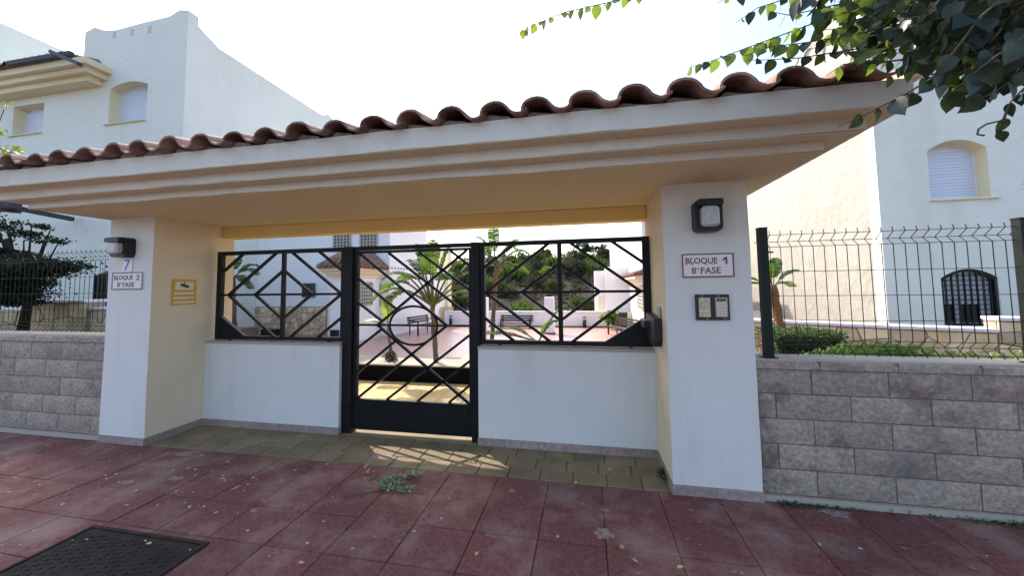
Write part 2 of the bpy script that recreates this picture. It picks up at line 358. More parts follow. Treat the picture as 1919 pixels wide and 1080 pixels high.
# stepped cornice: bands and slab
YB = 4.68
def slab(n, x0, x1, y0, y1, z0, z1, mat):
    return put(MB().wbox(x0, x1, y0, y1, z0, z1, .006, .12, 4), n, mat, GW, recalc=False)
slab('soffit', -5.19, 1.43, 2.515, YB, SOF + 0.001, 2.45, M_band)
slab('cornice_band', -5.33, 1.57, 2.385, YB + 0.13, 2.452, 2.525, M_band)
slab('cornice_band', -5.47, 1.71, 2.255, YB + 0.26, 2.527, 2.665, M_band)
put(MB().box(-5.17, 1.41, 2.53, YB - .02, SOF - 0.004, SOF), 'soffit_bounce_skin', M_soffit, GW)  # thin skin carrying the painted bounce tone
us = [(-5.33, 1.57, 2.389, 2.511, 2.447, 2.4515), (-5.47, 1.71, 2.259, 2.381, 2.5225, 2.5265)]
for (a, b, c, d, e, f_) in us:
    put(MB().box(a + .004, b - .004, c, d, e, f_), 'underside_bounce_skin', M_under, GW)
    put(MB().box(b - .136, b - .004, d + .001, YB, e, f_), 'underside_bounce_skin', M_under, GW)
    put(MB().box(a + .004, a + .136, d + .001, YB, e, f_), 'underside_bounce_skin', M_under, GW)
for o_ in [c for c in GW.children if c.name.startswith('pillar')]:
    o_.data.materials.append(M_sidetint)
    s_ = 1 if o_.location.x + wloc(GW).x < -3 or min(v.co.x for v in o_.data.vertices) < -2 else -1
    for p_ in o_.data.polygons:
        if p_.normal.x * s_ > .9 and p_.center.y > -.5: p_.material_index = 1  # inner faces get the tone with bounce light painted in
# skirting tiles
sk = MB().box(-0.135, 0.135, -0.008, 0.0, 0.0, 0.075).data('skirting_tile', M_skirt)
def skirt(x0, x1, y, n):
    w = (x1 - x0) / n
    for i in range(n): link(sk, 'skirting_tile', GW, (x0 + w * (i + .5), y, 0.001), sc=((w - 0.004) / 0.27, 1, 1))
skirt(-5.12, -4.50, 3.098, 2); skirt(0.60, 1.23, 3.098, 2); skirt(-4.49, -2.68, 3.688, 7); skirt(-1.11, 0.60, 3.688, 6)
def skirty(x, y0, y1, n, s):
    w = (y1 - y0) / n
    for i in range(n):
        o = link(sk, 'skirting_tile', GW, (x, y0 + w * (i + .5), 0.001), rz=s * math.pi / 2, sc=((w - 0.004) / 0.27, 1, 1))
skirty(-4.503, 3.10, 3.68, 2, 1); skirty(0.608, 3.10, 3.68, 2, -1); skirty(-2.688, 3.70, 3.84, 1, 1)

# roof tiles
PIT, SL = 0.279, math.tan(R(10.5))
def arch(cx, hw, hh, th, y0, y1, z0, z1, taper, up, n=13):
    """barrel tile running from front (y0,z0) to back (y1,z1)"""
    mb = MB(); v = []
    if up:
        for (y, z, k) in ((y0, z0, 1.0), (y1, z1, taper)):
            for t_ in (0, th):
                for i in range(n):
                    u = -1 + 2 * i / (n - 1); c_ = 0.5 + 0.5 * math.cos(math.pi * u)
                    v.append((cx + u * hw * k * (1 - t_ * 2), y, z + hh * k * c_ ** 0.72 - t_ * (1.0 if abs(u) < .9 else .8)))
    for (y, z, k) in () if up else ((y0, z0, 1.0), (y1, z1, taper)):
        for (w, h) in ((hw * k, hh * k), (hw * k - th, hh * k - th)):
            for i in range(n):
                a = math.pi * i / (n - 1)
                v.append((cx - math.cos(a) * w, y, z + (math.sin(a) * h if up else -math.sin(a) * h)))
    f = []
    A, B, C, D = 0, n, 2 * n, 3 * n
    for i in range(n - 1):
        f += [(A + i, C + i, C + i + 1, A + i + 1), (B + i + 1, D + i + 1, D + i, B + i), (A + i, A + i + 1, B + i + 1, B + i), (C + i + 1, C + i, D + i, D + i + 1)]
    f += [(A, B, D, C), (A + n - 1, C + n - 1, D + n - 1, B + n - 1)]
    return mb.add(v, f, False)
TL = 0.52
SPROF = [(-.104, -.004), (-.103, .022), (-.094, .050), (-.074, .072), (-.044, .086), (-.008, .091), (.028, .085), (.056, .068), (.076, .044), (.092, .021), (.110, .005), (.132, -.004), (.158, -.004), (.178, .006), (.190, .022)]
def s_tile(k, name='roof_tile'):
    """one-piece S-shaped clay tile"""
    mb = MB(); n = len(SPROF); q_ = random.Random(k); prof = [(x * 1.0, z * .88 * (1 + .04 * (k - 2))) for x, z in SPROF]
    inn = []
    for i, (x, z) in enumerate(prof):
        a = prof[max(i - 1, 0)]; b = prof[min(i + 1, n - 1)]; dx, dz = b[0] - a[0], b[1] - a[1]; l = math.hypot(dx, dz)
        inn.append((x + dz / l * .0145, z - dx / l * .0145))
    v = []
    for (y, zz) in ((0, 0), (TL, TL * SL)):
        for P_ in (prof, inn):
            for (x, z) in P_: v.append((x + q_.uniform(-.0012, .0012), y + q_.uniform(-.002, .002), z + zz + q_.uniform(-.0012, .0012)))
    A, B, C, D = 0, n, 2 * n, 3 * n; f = []
    for i in range(n - 1):
        f += [(A + i, C + i, C + i + 1, A + i + 1), (B + i + 1, D + i + 1, D + i, B + i), (A + i, A + i + 1, B + i + 1, B + i), (C + i + 1, C + i, D + i, D + i + 1)]
    f += [(A, B, D, C), (A + n - 1, C + n - 1, D + n - 1, B + n - 1)]
    return mb.add(v, f).data(name, M_tile)
stiles = [s_tile(k) for k in range(5)]
NX = [1.42 - PIT * k for k in range(26)]
ZB = 2.655
for r_ in range(3):
    y = 2.17 + 0.43 * r_; z = ZB + 0.43 * r_ * SL + 0.01 * r_
    for x in NX:
        if x < -5.6: continue
        o = link(rnd.choice(stiles), 'roof_tile', GW, (x + rnd.uniform(-.008, .008), y + rnd.uniform(-.022, .018), z + 0.018 + rnd.uniform(-.004, .006)))
        o.rotation_euler = (rnd.uniform(-.012, .018), rnd.uniform(-.045, .045), rnd.uniform(-.035, .035))
M_plug = material('tile_bedding_mortar', (0.30, 0.22, 0.18), 0.95, (0.16, 0.10, 0.08), 18, 0.9, 0.003, 40)
plug = MB().prism([(-.098, 0), (.085, 0), (.078, .02), (.04, .028), (0, .034), (-.03, .042), (-.06, .046), (-.088, .03)], 'y', 0, .05).data('mortar_plug', M_plug)
for x in NX:
    if x > -5.6:
        o = link(plug, 'mortar_plug', GW, (x + rnd.uniform(-.01, .01), 2.27 + rnd.uniform(-.02, .02), 2.666)); o.scale = (rnd.uniform(.8, 1.05), 1, rnd.uniform(.7, 1.0))
# tile bedding, ridge, back slope
ym = 3.6; zr = ZB + (ym - 2.2) * SL
bed = MB().prism([(2.34, 2.667), (2.33, 2.685), (ym, zr - 0.012), (4.90, 2.685), (4.90, 2.667)], 'x', -5.47, 1.70)
put(bed, 'tile_bedding', M_tile, GW)
back = MB()
for r_ in range(3):
    for x in NX:
        if x < -5.6: continue
        y = 5.0 - 0.43 * r_; z = ZB + 0.43 * r_ * SL + 0.01 * r_
        a = arch(x, 0.145, 0.082, 0.014, y, y - TL, z + .016, z + .016 + TL * SL, 0.93, True, 9); back.add(a.v, a.f)
put(back, 'back_slope_tiles', M_tile, GW, kind='stuff')
rdg = MB()
for k in range(17):
    pass
rid = MB()
n = 9
for i in range(1):
    pass
rm = arch(0, 0.11, 0.09, 0.014, 0, 0.46, 0, 0.0, 0.88, True, 9).data('ridge_tile', M_tile)
for k in range(18):
    x = 1.72 - 0.405 * k
    if x - .46 < -5.75: continue
    link(rm, 'ridge_tile', GW, (x, ym, zr + 0.02), rz=math.pi / 2)
# right verge: tiles laid along the gable edge, mortar end
put(MB().prism([(2.26, 2.667), (2.26, 2.74), (ym, zr + .03), (4.9, 2.74), (4.9, 2.667)], 'x', 1.702, 1.76), 'verge_mortar', M_cornice, GW)
put(MB().prism([(2.26, 2.667), (2.26, 2.74), (ym, zr + .03), (4.9, 2.74), (4.9, 2.667)], 'x', -5.53, -5.472), 'verge_mortar', M_cornice, GW)

# ------------------------------------------------------------------ metal railing panels and gate
YG = 3.78
def bar(parent, name, a, b, w=0.028, d=0.028):
    return put(MB().beam((a[0], YG, a[1]), (b[0], YG, b[1]), w, d), name, M_iron, parent, loc=((a[0] + b[0]) / 2, YG, (a[1] + b[1]) / 2))
def panel(label, x0, x1, cx, mirror):
    t = thing('railing_panel', label, 'railing', ((x0 + x1) / 2, YG, 0.985), 'black lattice railing panels either side of the gate')
    z0, z1 = 0.995, 2.062; zc = 1.53
    fr = MB(); w = 0.045
    fr.ring([(x0, z0), (x1, z0), (x1, z1), (x0, z1)], [(x0 + w + .02 * (1 - mirror), z0 + w), (x1 - w - .02 * mirror, z0 + w), (x1 - w - .02 * mirror, z1 - w), (x0 + w + .02 * (1 - mirror), z1 - w)], 'y', YG - .025, YG + .025)
    put(fr, 'frame', M_iron, t)
    for (sx) in (x0 + .2, x1 - .2): put(MB().box(sx - .015, sx + .015, YG - .015, YG + .015, 0.975, z0), 'foot', M_iron, t)
    xl, xr = cx - 0.775, cx + 0.775; zt, zb = z1 - w / 2, z0 + w / 2; s = 0.745
    bar(t, 'lattice_bar', (cx, zb), (cx, zt), 0.045, 0.03)
    bar(t, 'lattice_bar', (x0 + .02, zc), (x1 - .02, zc), 0.026, 0.02)
    dz = zt - zc; dx = dz / s
    bar(t, 'lattice_bar', (xl, zc), (xl + dx, zt)); bar(t, 'lattice_bar', (xr, zc), (xr - dx, zt))
    bar(t, 'lattice_bar', (xl, zc), (xl + dx, zb)); bar(t, 'lattice_bar', (xr, zc), (xr - dx, zb))
    for sx in (-1, 1):
        for sz in (-1, 1):
            bar(t, 'lattice_bar', (cx + sx * 0.39, zc), (cx, zc + sz * 0.288))
    cl, cr = (x0 + .02), (x1 - .02)
    bar(t, 'lattice_bar', (cl, zc + 0.25), (cl + (dz - .25) / s, zt)); bar(t, 'lattice_bar', (cr, zc + 0.25), (cr - (dz - .25) / s, zt))
    if mirror:
        bar(t, 'lattice_bar', (cl, zc - 0.25), (cl + (dz - .25) / s, zb))
        put(MB().prism([(x1 - .02, z0 + .02), (x1 - .02, z0 + .31), (x1 - .48, z0 + .02)], 'y', YG - .02, YG + .02), 'corner_plate', M_iron, t)
    else:
        bar(t, 'lattice_bar', (cr, zc - 0.25), (cr - (dz - .25) / s, zb))
        put(MB().prism([(x0 + .02, z0 + .02), (x0 + .46, z0 + .02), (x0 + .02, z0 + .31)], 'y', YG - .02, YG + .02), 'corner_plate', M_iron, t)
    return t
panel('black lattice railing panel on the low wall left of the gate', -4.45, -2.692, -3.515, 0)
panel('black lattice railing panel on the low wall right of the gate', -1.09, 0.607, -0.26, 1)
gate = thing('metal_gate', 'black metal garden gate with diagonal bars, oval ring and solid kick plate', 'gate', (-1.9, YG, 0))
put(MB().box(-2.688, -2.575, YG - .05, YG + .05, 0.0, 2.064), 'gate_post', M_iron, gate)
put(MB().box(-1.185, -1.094, YG - .05, YG + .05, 0.0, 2.064), 'gate_post', M_iron, gate)
put(MB().box(-2.573, -1.187, YG - .03, YG + .03, 2.02, 2.062), 'top_rail', M_iron, gate)
gx0, gx1 = -2.565, -1.195
fr = MB().ring([(gx0, 0.045), (gx1, 0.045), (gx1, 2.012), (gx0, 2.012)], [(gx0 + .04, 0.372), (gx1 - .022, 0.372), (gx1 - .022, 1.985), (gx0 + .04, 1.985)], 'y', YG - .022, YG + .022)
put(fr, 'leaf_frame', M_iron, gate)
put(MB().box(gx0 + .05, gx1 - .03, YG - .028, YG - .0225, 0.075, 0.345), 'kick_plate', M_iron, gate)
GB = [((-2.52, 1.99), (-1.47, 1.181)), ((-2.525, 1.70), (-2.07, 1.365)), ((-2.525, 1.43), (-2.245, 1.235)), ((-2.285, 1.181), (-1.245, 1.985)),
      ((-2.16, 1.985), (-1.215, 1.285)), ((-1.80, 1.985), (-1.215, 1.56)), ((-1.43, 1.985), (-1.215, 1.82)),
      ((-2.285, 1.181), (-1.225, 0.375)), ((-1.47, 1.181), (-2.52, 0.375)), ((-1.215, 1.085), (-2.165, 0.375)), ((-1.215, 0.815), (-1.805, 0.375)),
      ((-1.215, 0.565), (-1.45, 0.375)), ((-2.525, 0.925), (-2.235, 1.135)), ((-2.525, 0.655), (-2.06, 1.015))]
for a, b in GB: bar(gate, 'lattice_bar', a, b, 0.026, 0.024)
bar(gate, 'lattice_bar', (-2.527, 1.181), (-1.215, 1.181), 0.022, 0.018)
ell = [(-1.85 + .278 * math.cos(k * math.pi / 24), YG - .018, 1.181 + .208 * math.sin(k * math.pi / 24)) for k in range(49)]
put(MB().tube(ell, 0.013, 6, False), 'oval_ring', M_iron, gate)
for z in (0.35, 1.75): put(MB().tube([(-2.578, YG - .045, z - .04), (-2.578, YG - .045, z + .04)], 0.014, 8), 'hinge', M_iron, gate)
# second, inner bar low behind the gate is the terrace step riser
# electric closer box on the pillar's inner side
cb = thing('gate_closer_box', 'black metal box fixed to the inner side of the right pillar beside the railing', 'lock box', (0.6, 3.5, 1.05))
put(MB().prism([(3.28, 1.13), (3.33, 1.07), (3.60, 1.09), (3.70, 1.16), (3.70, 1.33), (3.28, 1.31)], 'x', 0.545, 0.607), 'housing', M_black, cb)
put(MB().box(0.598, 0.607, 3.30, 3.40, 1.315, 1.40), 'back_plate', M_steel, cb)
put(MB().box(0.50, 0.545, 3.52, 3.77, 1.20, 1.27), 'drive_arm', M_black, cb)

# ------------------------------------------------------------------ lamps, signs, intercom on the pillars
def rrect(x0, x1, z0, z1, r, n=5):
    pts = []
    for (cx_, cz_, a0) in ((x1 - r, z1 - r, 0), (x0 + r, z1 - r, 90), (x0 + r, z0 + r, 180), (x1 - r, z0 + r, 270)):
        for k in range(n): a = R(a0 + 90 * k / (n - 1)); pts.append((cx_ + r * math.cos(a), cz_ + r * math.sin(a)))
    return pts
def wall_lamp(x0, x1, z0, z1, label):
    t = thing('wall_lamp', label, 'lamp', ((x0 + x1) / 2, 3.1, (z0 + z1) / 2), 'square bulkhead lamps on the pillars')
    w = x1 - x0; h = z1 - z0
    put(MB().prism(rrect(x0, x1, z0, z1, 0.04), 'y', 3.035, 3.0985), 'housing', M_black, t)
    # hooded rim
    put(MB().ring(rrect(x0, x1, z0, z1, 0.04), rrect(x0 + .035, x1 - .035, z0 + .03, z1 - .055, 0.03), 'y', 3.005, 3.0345), 'rim', M_black, t)
    put(MB().cbox(x0 + .012, x1 - .012, 2.945, 3.004, z1 - .055, z1 - .006, .008), 'hood', M_black, t)
    lens = MB(); L0 = rrect(x0 + .037, x1 - .037, z0 + .032, z1 - .057, 0.03); L1 = rrect(x0 + .052, x1 - .052, z0 + .047, z1 - .066, 0.028)
    n = len(L0); v = [(p[0], 3.03, p[1]) for p in L0] + [(p[0], 2.962, p[1]) for p in L0] + [(p[0], 2.945, p[1]) for p in L1]
    f = [(i, (i + 1) % n, (i + 1) % n + n, i + n) for i in range(n)] + [(i + n, (i + 1) % n + n, (i + 1) % n + 2 * n, i + 2 * n) for i in range(n)] + [tuple(range(2 * n, 3 * n))]
    lens.add(v, f, False); put(lens, 'lens', M_lens, t)
wall_lamp(0.822, 1.018, 1.99, 2.235, 'square black wall lamp over the red bordered sign and intercom')
wall_lamp(-4.955, -4.745, 1.955, 2.165, 'square black wall lamp with projecting lens just above the blue number seven tile')

def text_obj(txt, name, mat, parent, x0, x1, z0, z1, y, bold=0.012, ex=0.0015, axis='y'):
    cu = bpy.data.curves.new(name, 'FONT'); cu.body = txt; cu.size = 1; cu.offset = bold; cu.extrude = 0.0; cu.resolution_u = 4
    tmp = bpy.data.objects.new('tmp', cu); COL.objects.link(tmp)
    dg = bpy.context.evaluated_depsgraph_get(); me = bpy.data.meshes.new_from_object(tmp.evaluated_get(dg)); bpy.data.objects.remove(tmp)
    xs = [v.co.x for v in me.vertices]; ys = [v.co.y for v in me.vertices]
    ax, bx, ay, by = min(xs), max(xs), min(ys), max(ys); base = wloc(parent)
    for v in me.vertices:
        X = x0 + (v.co.x - ax) / (bx - ax) * (x1 - x0); Z = z0 + (v.co.y - ay) / (by - ay) * (z1 - z0)
        v.co = Vector((X, y, Z)) - base
    me.materials.clear(); me.materials.append(mat); me.name = name
    o = bpy.data.objects.new(name, me); COL.objects.link(o); o.parent = parent
    return o
def block_sign(x0, x1, z0, z1, num, ink, label):
    t = thing('block_sign', label, 'sign', ((x0 + x1) / 2, 3.1, (z0 + z1) / 2), 'bloque signs on the pillars')
    put(MB().box(x0, x1, 3.088, 3.0985, z0, z1), 'sign_plate', M_signw, t)
    b = 0.009
    put(MB().ring([(x0, z0), (x1, z0), (x1, z1), (x0, z1)], [(x0 + b, z0 + b), (x1 - b, z0 + b), (x1 - b, z1 - b), (x0 + b, z1 - b)], 'y', 3.0855, 3.0878), 'border', ink, t)
    w = x1 - x0; h = z1 - z0
    text_obj('BLOQUE', 'lettering', ink, t, x0 + .07 * w, x0 + .69 * w, z0 + .53 * h, z0 + .83 * h, 3.0865, 0.02)
    if num == '1':
        a_, b_, c_, d_ = x0 + .78 * w, x0 + .875 * w, z0 + .53 * h, z0 + .84 * h
        put(MB().prism([(b_ - .013, c_), (b_, c_), (b_, d_), (b_ - .013, d_), (a_, d_ - .022), (a_, d_ - .032), (b_ - .013, d_ - .018)], 'y', 3.0862, 3.0864), 'lettering', ink, t)
    else: text_obj(num, 'lettering', ink, t, x0 + .79 * w, x0 + (.88 if num == '1' else .91) * w, z0 + .54 * h, z0 + .84 * h, 3.0865, 0.02)
    text_obj('8', 'lettering', ink, t, x0 + .18 * w, x0 + .27 * w, z0 + .15 * h, z0 + .42 * h, 3.0865, 0.015)
    text_obj('a', 'lettering', ink, t, x0 + .285 * w, x0 + .325 * w, z0 + .32 * h, z0 + .41 * h, 3.0865, 0.01)
    text_obj('FASE', 'lettering', ink, t, x0 + .36 * w, x0 + .75 * w, z0 + .15 * h, z0 + .42 * h, 3.0865, 0.015)
    # serifs on the capitals
    sf = MB()
    for fx in (.07, .185, .60, ): sf.box(x0 + fx * w - .006, x0 + fx * w + .014, 3.0862, 3.0864, z0 + .53 * h, z0 + .55 * h).box(x0 + fx * w - .006, x0 + fx * w + .014, 3.0862, 3.0864, z0 + .81 * h, z0 + .83 * h)
    for fx in (.36, .46, .545): sf.box(x0 + fx * w - .006, x0 + fx * w + .014, 3.0862, 3.0864, z0 + .15 * h, z0 + .168 * h)
    put(sf, 'serifs', ink, t)
block_sign(0.737, 1.106, 1.645, 1.828, '1', M_signred, 'white sign with red border reading BLOQUE 1 8a FASE on the right pillar')
block_sign(-5.035, -4.615, 1.612, 1.795, '2', M_signdark, 'weathered white sign with dark border reading BLOQUE 2 8a FASE on the left pillar')
t = thing('house_number', 'small white tile with a blue number 7 between lamp and bloque 2 sign', 'number tile', (-4.85, 3.1, 1.85))
put(MB().box(-4.90, -4.775, 3.092, 3.0985, 1.80, 1.952), 'number_tile', M_signw, t)
text_obj('7', 'lettering', M_blue, t, -4.885, -4.80, 1.815, 1.935, 3.0905, 0.01)
t = thing('camera_notice', 'yellow security camera notice on the inner side of the left pillar', 'sign', (-4.5, 3.42, 1.57))
put(MB().box(-4.5045, -4.498, 3.29, 3.555, 1.43, 1.72), 'sign_plate', M_signy, t)
put(MB().box(-4.4975, -4.4965, 3.325, 3.52, 1.60, 1.69), 'picture_field', M_signcream, t)
for z in (1.555, 1.505, 1.455): put(MB().box(-4.4975, -4.4965, 3.31, 3.535, z - .008, z + .016), 'text_strip', M_signcream, t)
put(MB().prism([(3.375, 1.655), (3.39, 1.64), (3.46, 1.62), (3.475, 1.63), (3.47, 1.645), (3.40, 1.672), (3.38, 1.668)], 'x', -4.4962, -4.4952).box(-4.4962, -4.4952, 3.418, 3.426, 1.66, 1.69), 'camera_symbol', M_black, t)
t = thing('intercom', 'black intercom plate with name card and keypad on the right pillar', 'intercom', (0.94, 3.1, 1.42))
put(MB().cbox(0.821, 1.057, 3.078, 3.0985, 1.318, 1.513, 0.003), 'plate', M_black, t)
put(MB().box(0.842, 0.922, 3.074, 3.0778, 1.342, 1.488), 'name_card', M_paper, t)
put(MB().box(0.958, 1.042, 3.074, 3.0778, 1.342, 1.488), 'keypad_plate', M_steel, t)
put(MB().box(0.966, 1.034, 3.072, 3.0738, 1.462, 1.480), 'display', M_glass, t)
km = MB().box(-0.009, 0.009, -0.003, 0, -0.008, 0.008).data('key', M_keys)
for i in range(3):
    for j in range(5): link(km, 'key', t, (0.978 + i * .022, 3.0738, 1.443 - j * .0215))
for (x, z) in ((.866, 1.502), (.985, 1.502), (.90, 1.329), (1.02, 1.329)): put(MB().box(x - .004, x + .004, 3.0765, 3.0779, z - .004, z + .004), 'screw', M_steel, t)
for z in (1.37, 1.41, 1.45): put(MB().box(.85, .915, 3.0725, 3.0738, z, z + .004), 'card_line', M_dryleaf, t)

# ------------------------------------------------------------------ block walls
def block_mesh(w, h, seed):
    """split-face block, front towards -y, uneven"""
    mb = MB(); q = random.Random(seed); nx, nz = 7, 4; v = []
    for j in range(nz + 1):
        for i in range(nx + 1):
            edge = i in (0, nx) or j in (0, nz)
            v.append((-w / 2 + w * i / nx, (-0.002 if edge else -0.008 - q.random() * 0.020), -h / 2 + h * j / nz))
    f = [(j * (nx + 1) + i, j * (nx + 1) + i + 1, (j + 1) * (nx + 1) + i + 1, (j + 1) * (nx + 1) + i) for j in range(nz) for i in range(nx)]
    mb.add(v, f, True)
    w2, h2 = w / 2, h / 2
    mb.add([(-w2, -.002, -h2), (w2, -.002, -h2), (w2, -.002, h2), (-w2, -.002, h2), (-w2, .06, -h2), (w2, .06, -h2), (w2, .06, h2), (-w2, .06, h2)],
           [(0, 4, 5, 1), (1, 5, 6, 2), (2, 6, 7, 3), (3, 7, 4, 0)])
    return mb.data('block', M_blockR, recalc=False)
BW, BH, BJ = 0.482, 0.181, 0.008
blocks = [block_mesh(BW - BJ, BH - BJ, s) for s in range(5)]
def block_wall(x0, x1, label, ph, ztop):
    t = thing('block_wall', label, 'wall', ((x0 + x1) / 2, 3.13, 0), 'block walls beside the gateway')
    put(MB().box(x0, x1, 3.148, 3.35, 0.0, ztop), 'wall_core', M_mortar, t)
    for c in range(5):
        zc = 0.047 + BH * (c + .5) + (ztop - 1.0) * 0.9 * (c + .5) / 5
        s = (1 + (ztop - 1.0) * 0.9 / 5 / BH)
        off = ph + (0 if c % 2 == 0 else BW / 2)
        k = math.floor((x0 - off) / BW)
        while off + k * BW < x1:
            a = max(off + k * BW, x0); b = min(off + (k + 1) * BW, x1); k += 1
            if b - a < 0.03: continue
            o = link(rnd.choice(blocks), 'block', t, ((a + b) / 2, 3.148 + rnd.uniform(-.002, .002), zc), sc=((b - a - BJ) / (BW - BJ), 1, s))
    put(MB().box(x0, x1, 3.120, 3.1475, 0.0, 0.044), 'footing_course', M_cap, t)
    k = 0; x = x0
    zc0 = 0.047 + BH * 5 + (ztop - 1.0) * 0.9
    while x < x1:
        e = min(x + (0.42 if k == 0 else BW), x1)
        put(MB().cbox(x + .003, e - .003, 3.122, 3.365, zc0 + .004, ztop + 0.012, 0.012), 'coping_block', M_blockR, t); x = e; k += 1
    put(MB().cbox(x0, x1, 3.135, 3.36, ztop + 0.0125, ztop + 0.028, 0.008), 'coping_screed', M_cap, t)
    return t
block_wall(1.232, 6.2, 'grey split face block wall under the fence right of the gateway', 1.603 - 4 * BW, 1.0)
block_wall(-9.5, -5.12, 'grey split face block wall under the fence left of the gateway', -5.80 - 4 * BW, 1.09)

# ------------------------------------------------------------------ welded mesh fences
def fence(x0, x1, posts, zb, zt, label, pitch, first, xs):
    t = thing('mesh_fence', label, 'fence', ((x0 + x1) / 2, 3.2, zb), 'folded wire mesh fences on the block walls')
    FY = 3.19
    fold = 0.05
    prof = [(0, zt + .03), (-fold * .2, zt), (fold, zt - .05), (0, zt - .095), (0, zb + .13), (fold, zb + .085), (0, zb + .04), (-.01, zb + .018)]
    wm = MB().tube([(0, p[0], p[1]) for p in prof], 0.0030, 4).data('vertical_wire', M_green)
    x = first
    while x < x1:
        if x > x0: link(wm, 'vertical_wire', t, (x, FY, 0))
        x += pitch
    for (y, z) in ((-.0, zt - .0), (fold, zt - .05), (0, zt - .095), (0, zt - .285), (0, zt - .47), (0, zt - .655), (0, zb + .13), (fold, zb + .085), (0, zb + .04)):
        put(MB().tube([(x0, FY + y - .005, z), (x1, FY + y - .005, z)], 0.0030, 4), 'horizontal_wire', M_green, t, loc=((x0 + x1) / 2, FY, z))
    for p in posts:
        po = put(MB().box(p - .028, p + .028, 3.15, 3.21, zb + .0, zt + .05), 'post', M_green, t, loc=(p, 3.18, zb))
        put(MB().box(p - .031, p + .031, 3.146, 3.214, zt + .051, zt + .058), 'post_cap', M_green, po)
        put(MB().box(p - .05, p + .05, 3.14, 3.22, zb - .001, zb + .006), 'base_plate', M_green, po)
        for z in (zt - .14, zb + .12): put(MB().box(p + .028, p + .07, 3.172, 3.182, z, z + .012), 'clip', M_green, po)
fence(1.31, 5.9, (1.345, 2.955, 4.56), 1.03, 1.965, 'dark green folded wire mesh fence right of the gateway', 0.0735, 1.40, None)
fence(-9.3, -5.12, (-5.16 - 4.1, -5.16 - 2.5), 1.118, 2.045, 'dark green folded wire mesh fence left of the gateway', 0.0735, -9.28, None)

# ------------------------------------------------------------------ stone facing (irregular stones)
def voronoi(u0, u1, v0, v1, cell, seed, asp=1.3):
    q = random.Random(seed); pts = []
    nu = max(1, round((u1 - u0) / (cell * asp))); nv = max(1, round((v1 - v0) / cell))
    for i in range(nu):
        for j in range(nv):
            pts.append((u0 + (i + .5 + q.uniform(-.42, .42)) * (u1 - u0) / nu, v0 + (j + .5 + q.uniform(-.42, .42)) * (v1 - v0) / nv))
    cells = []
    for a in pts:
        poly = [(u0, v0), (u1, v0), (u1, v1), (u0, v1)]
        for b in pts:
            if a is b or abs(a[0] - b[0]) > cell * 4 * asp or abs(a[1] - b[1]) > cell * 4: continue
            mx, mz = (a[0] + b[0]) / 2, (a[1] + b[1]) / 2; nx, nz = b[0] - a[0], b[1] - a[1]; out = []
            for k in range(len(poly)):
                p, r_ = poly[k], poly[(k + 1) % len(poly)]
                dp = (p[0] - mx) * nx + (p[1] - mz) * nz; dr = (r_[0] - mx) * nx + (r_[1] - mz) * nz
                if dp <= 0: out.append(p)
                if dp * dr < 0: s = dp / (dp - dr); out.append((p[0] + (r_[0] - p[0]) * s, p[1] + (r_[1] - p[1]) * s))
            poly = out
            if len(poly) < 3: break
        if len(poly) >= 3: cells.append((a, poly))
    return cells
def stones(parent, org, du, U, V, cell, seed, thick=0.03, gap=0.012, v0=0.0, nrm=None, name='stone', asp=1.3):
    """org: 3d origin, du: unit direction along the wall; nrm: outward normal"""
    org = Vector(org); du = Vector(du).normalized(); up = Vector((0, 0, 1)); nrm = Vector(nrm)
    for a, poly in voronoi(0, U, v0, v0 + V, cell, seed, asp):
        cu = sum(p[0] for p in poly) / len(poly); cv = sum(p[1] for p in poly) / len(poly)
        def shrink(p, g_):
            d = math.hypot(p[0] - cu, p[1] - cv) or 1; k = max(0.3, 1 - g_ / d); return (cu + (p[0] - cu) * k, cv + (p[1] - cv) * k)
        A = [shrink(p, gap) for p in poly]; B = [shrink(p, gap + 0.018) for p in poly]; n = len(poly)
        th = thick * rnd.uniform(.7, 1.3)
        w = lambda p, h: org + du * p[0] + up * p[1] + nrm * h
        v = [w(p, 0.0) for p in A] + [w(p, th * .75) for p in A] + [w(p, th) for p in B]
        f = [(i, (i + 1) % n, (i + 1) % n + n, i + n) for i in range(n)] + [(i + n, (i + 1) % n + n, (i + 1) % n + 2 * n, i + 2 * n) for i in range(n)] + [tuple(range(2 * n, 3 * n))]
        put(MB().add(v, f), name, M_stone, parent, loc=w((cu, cv), 0))

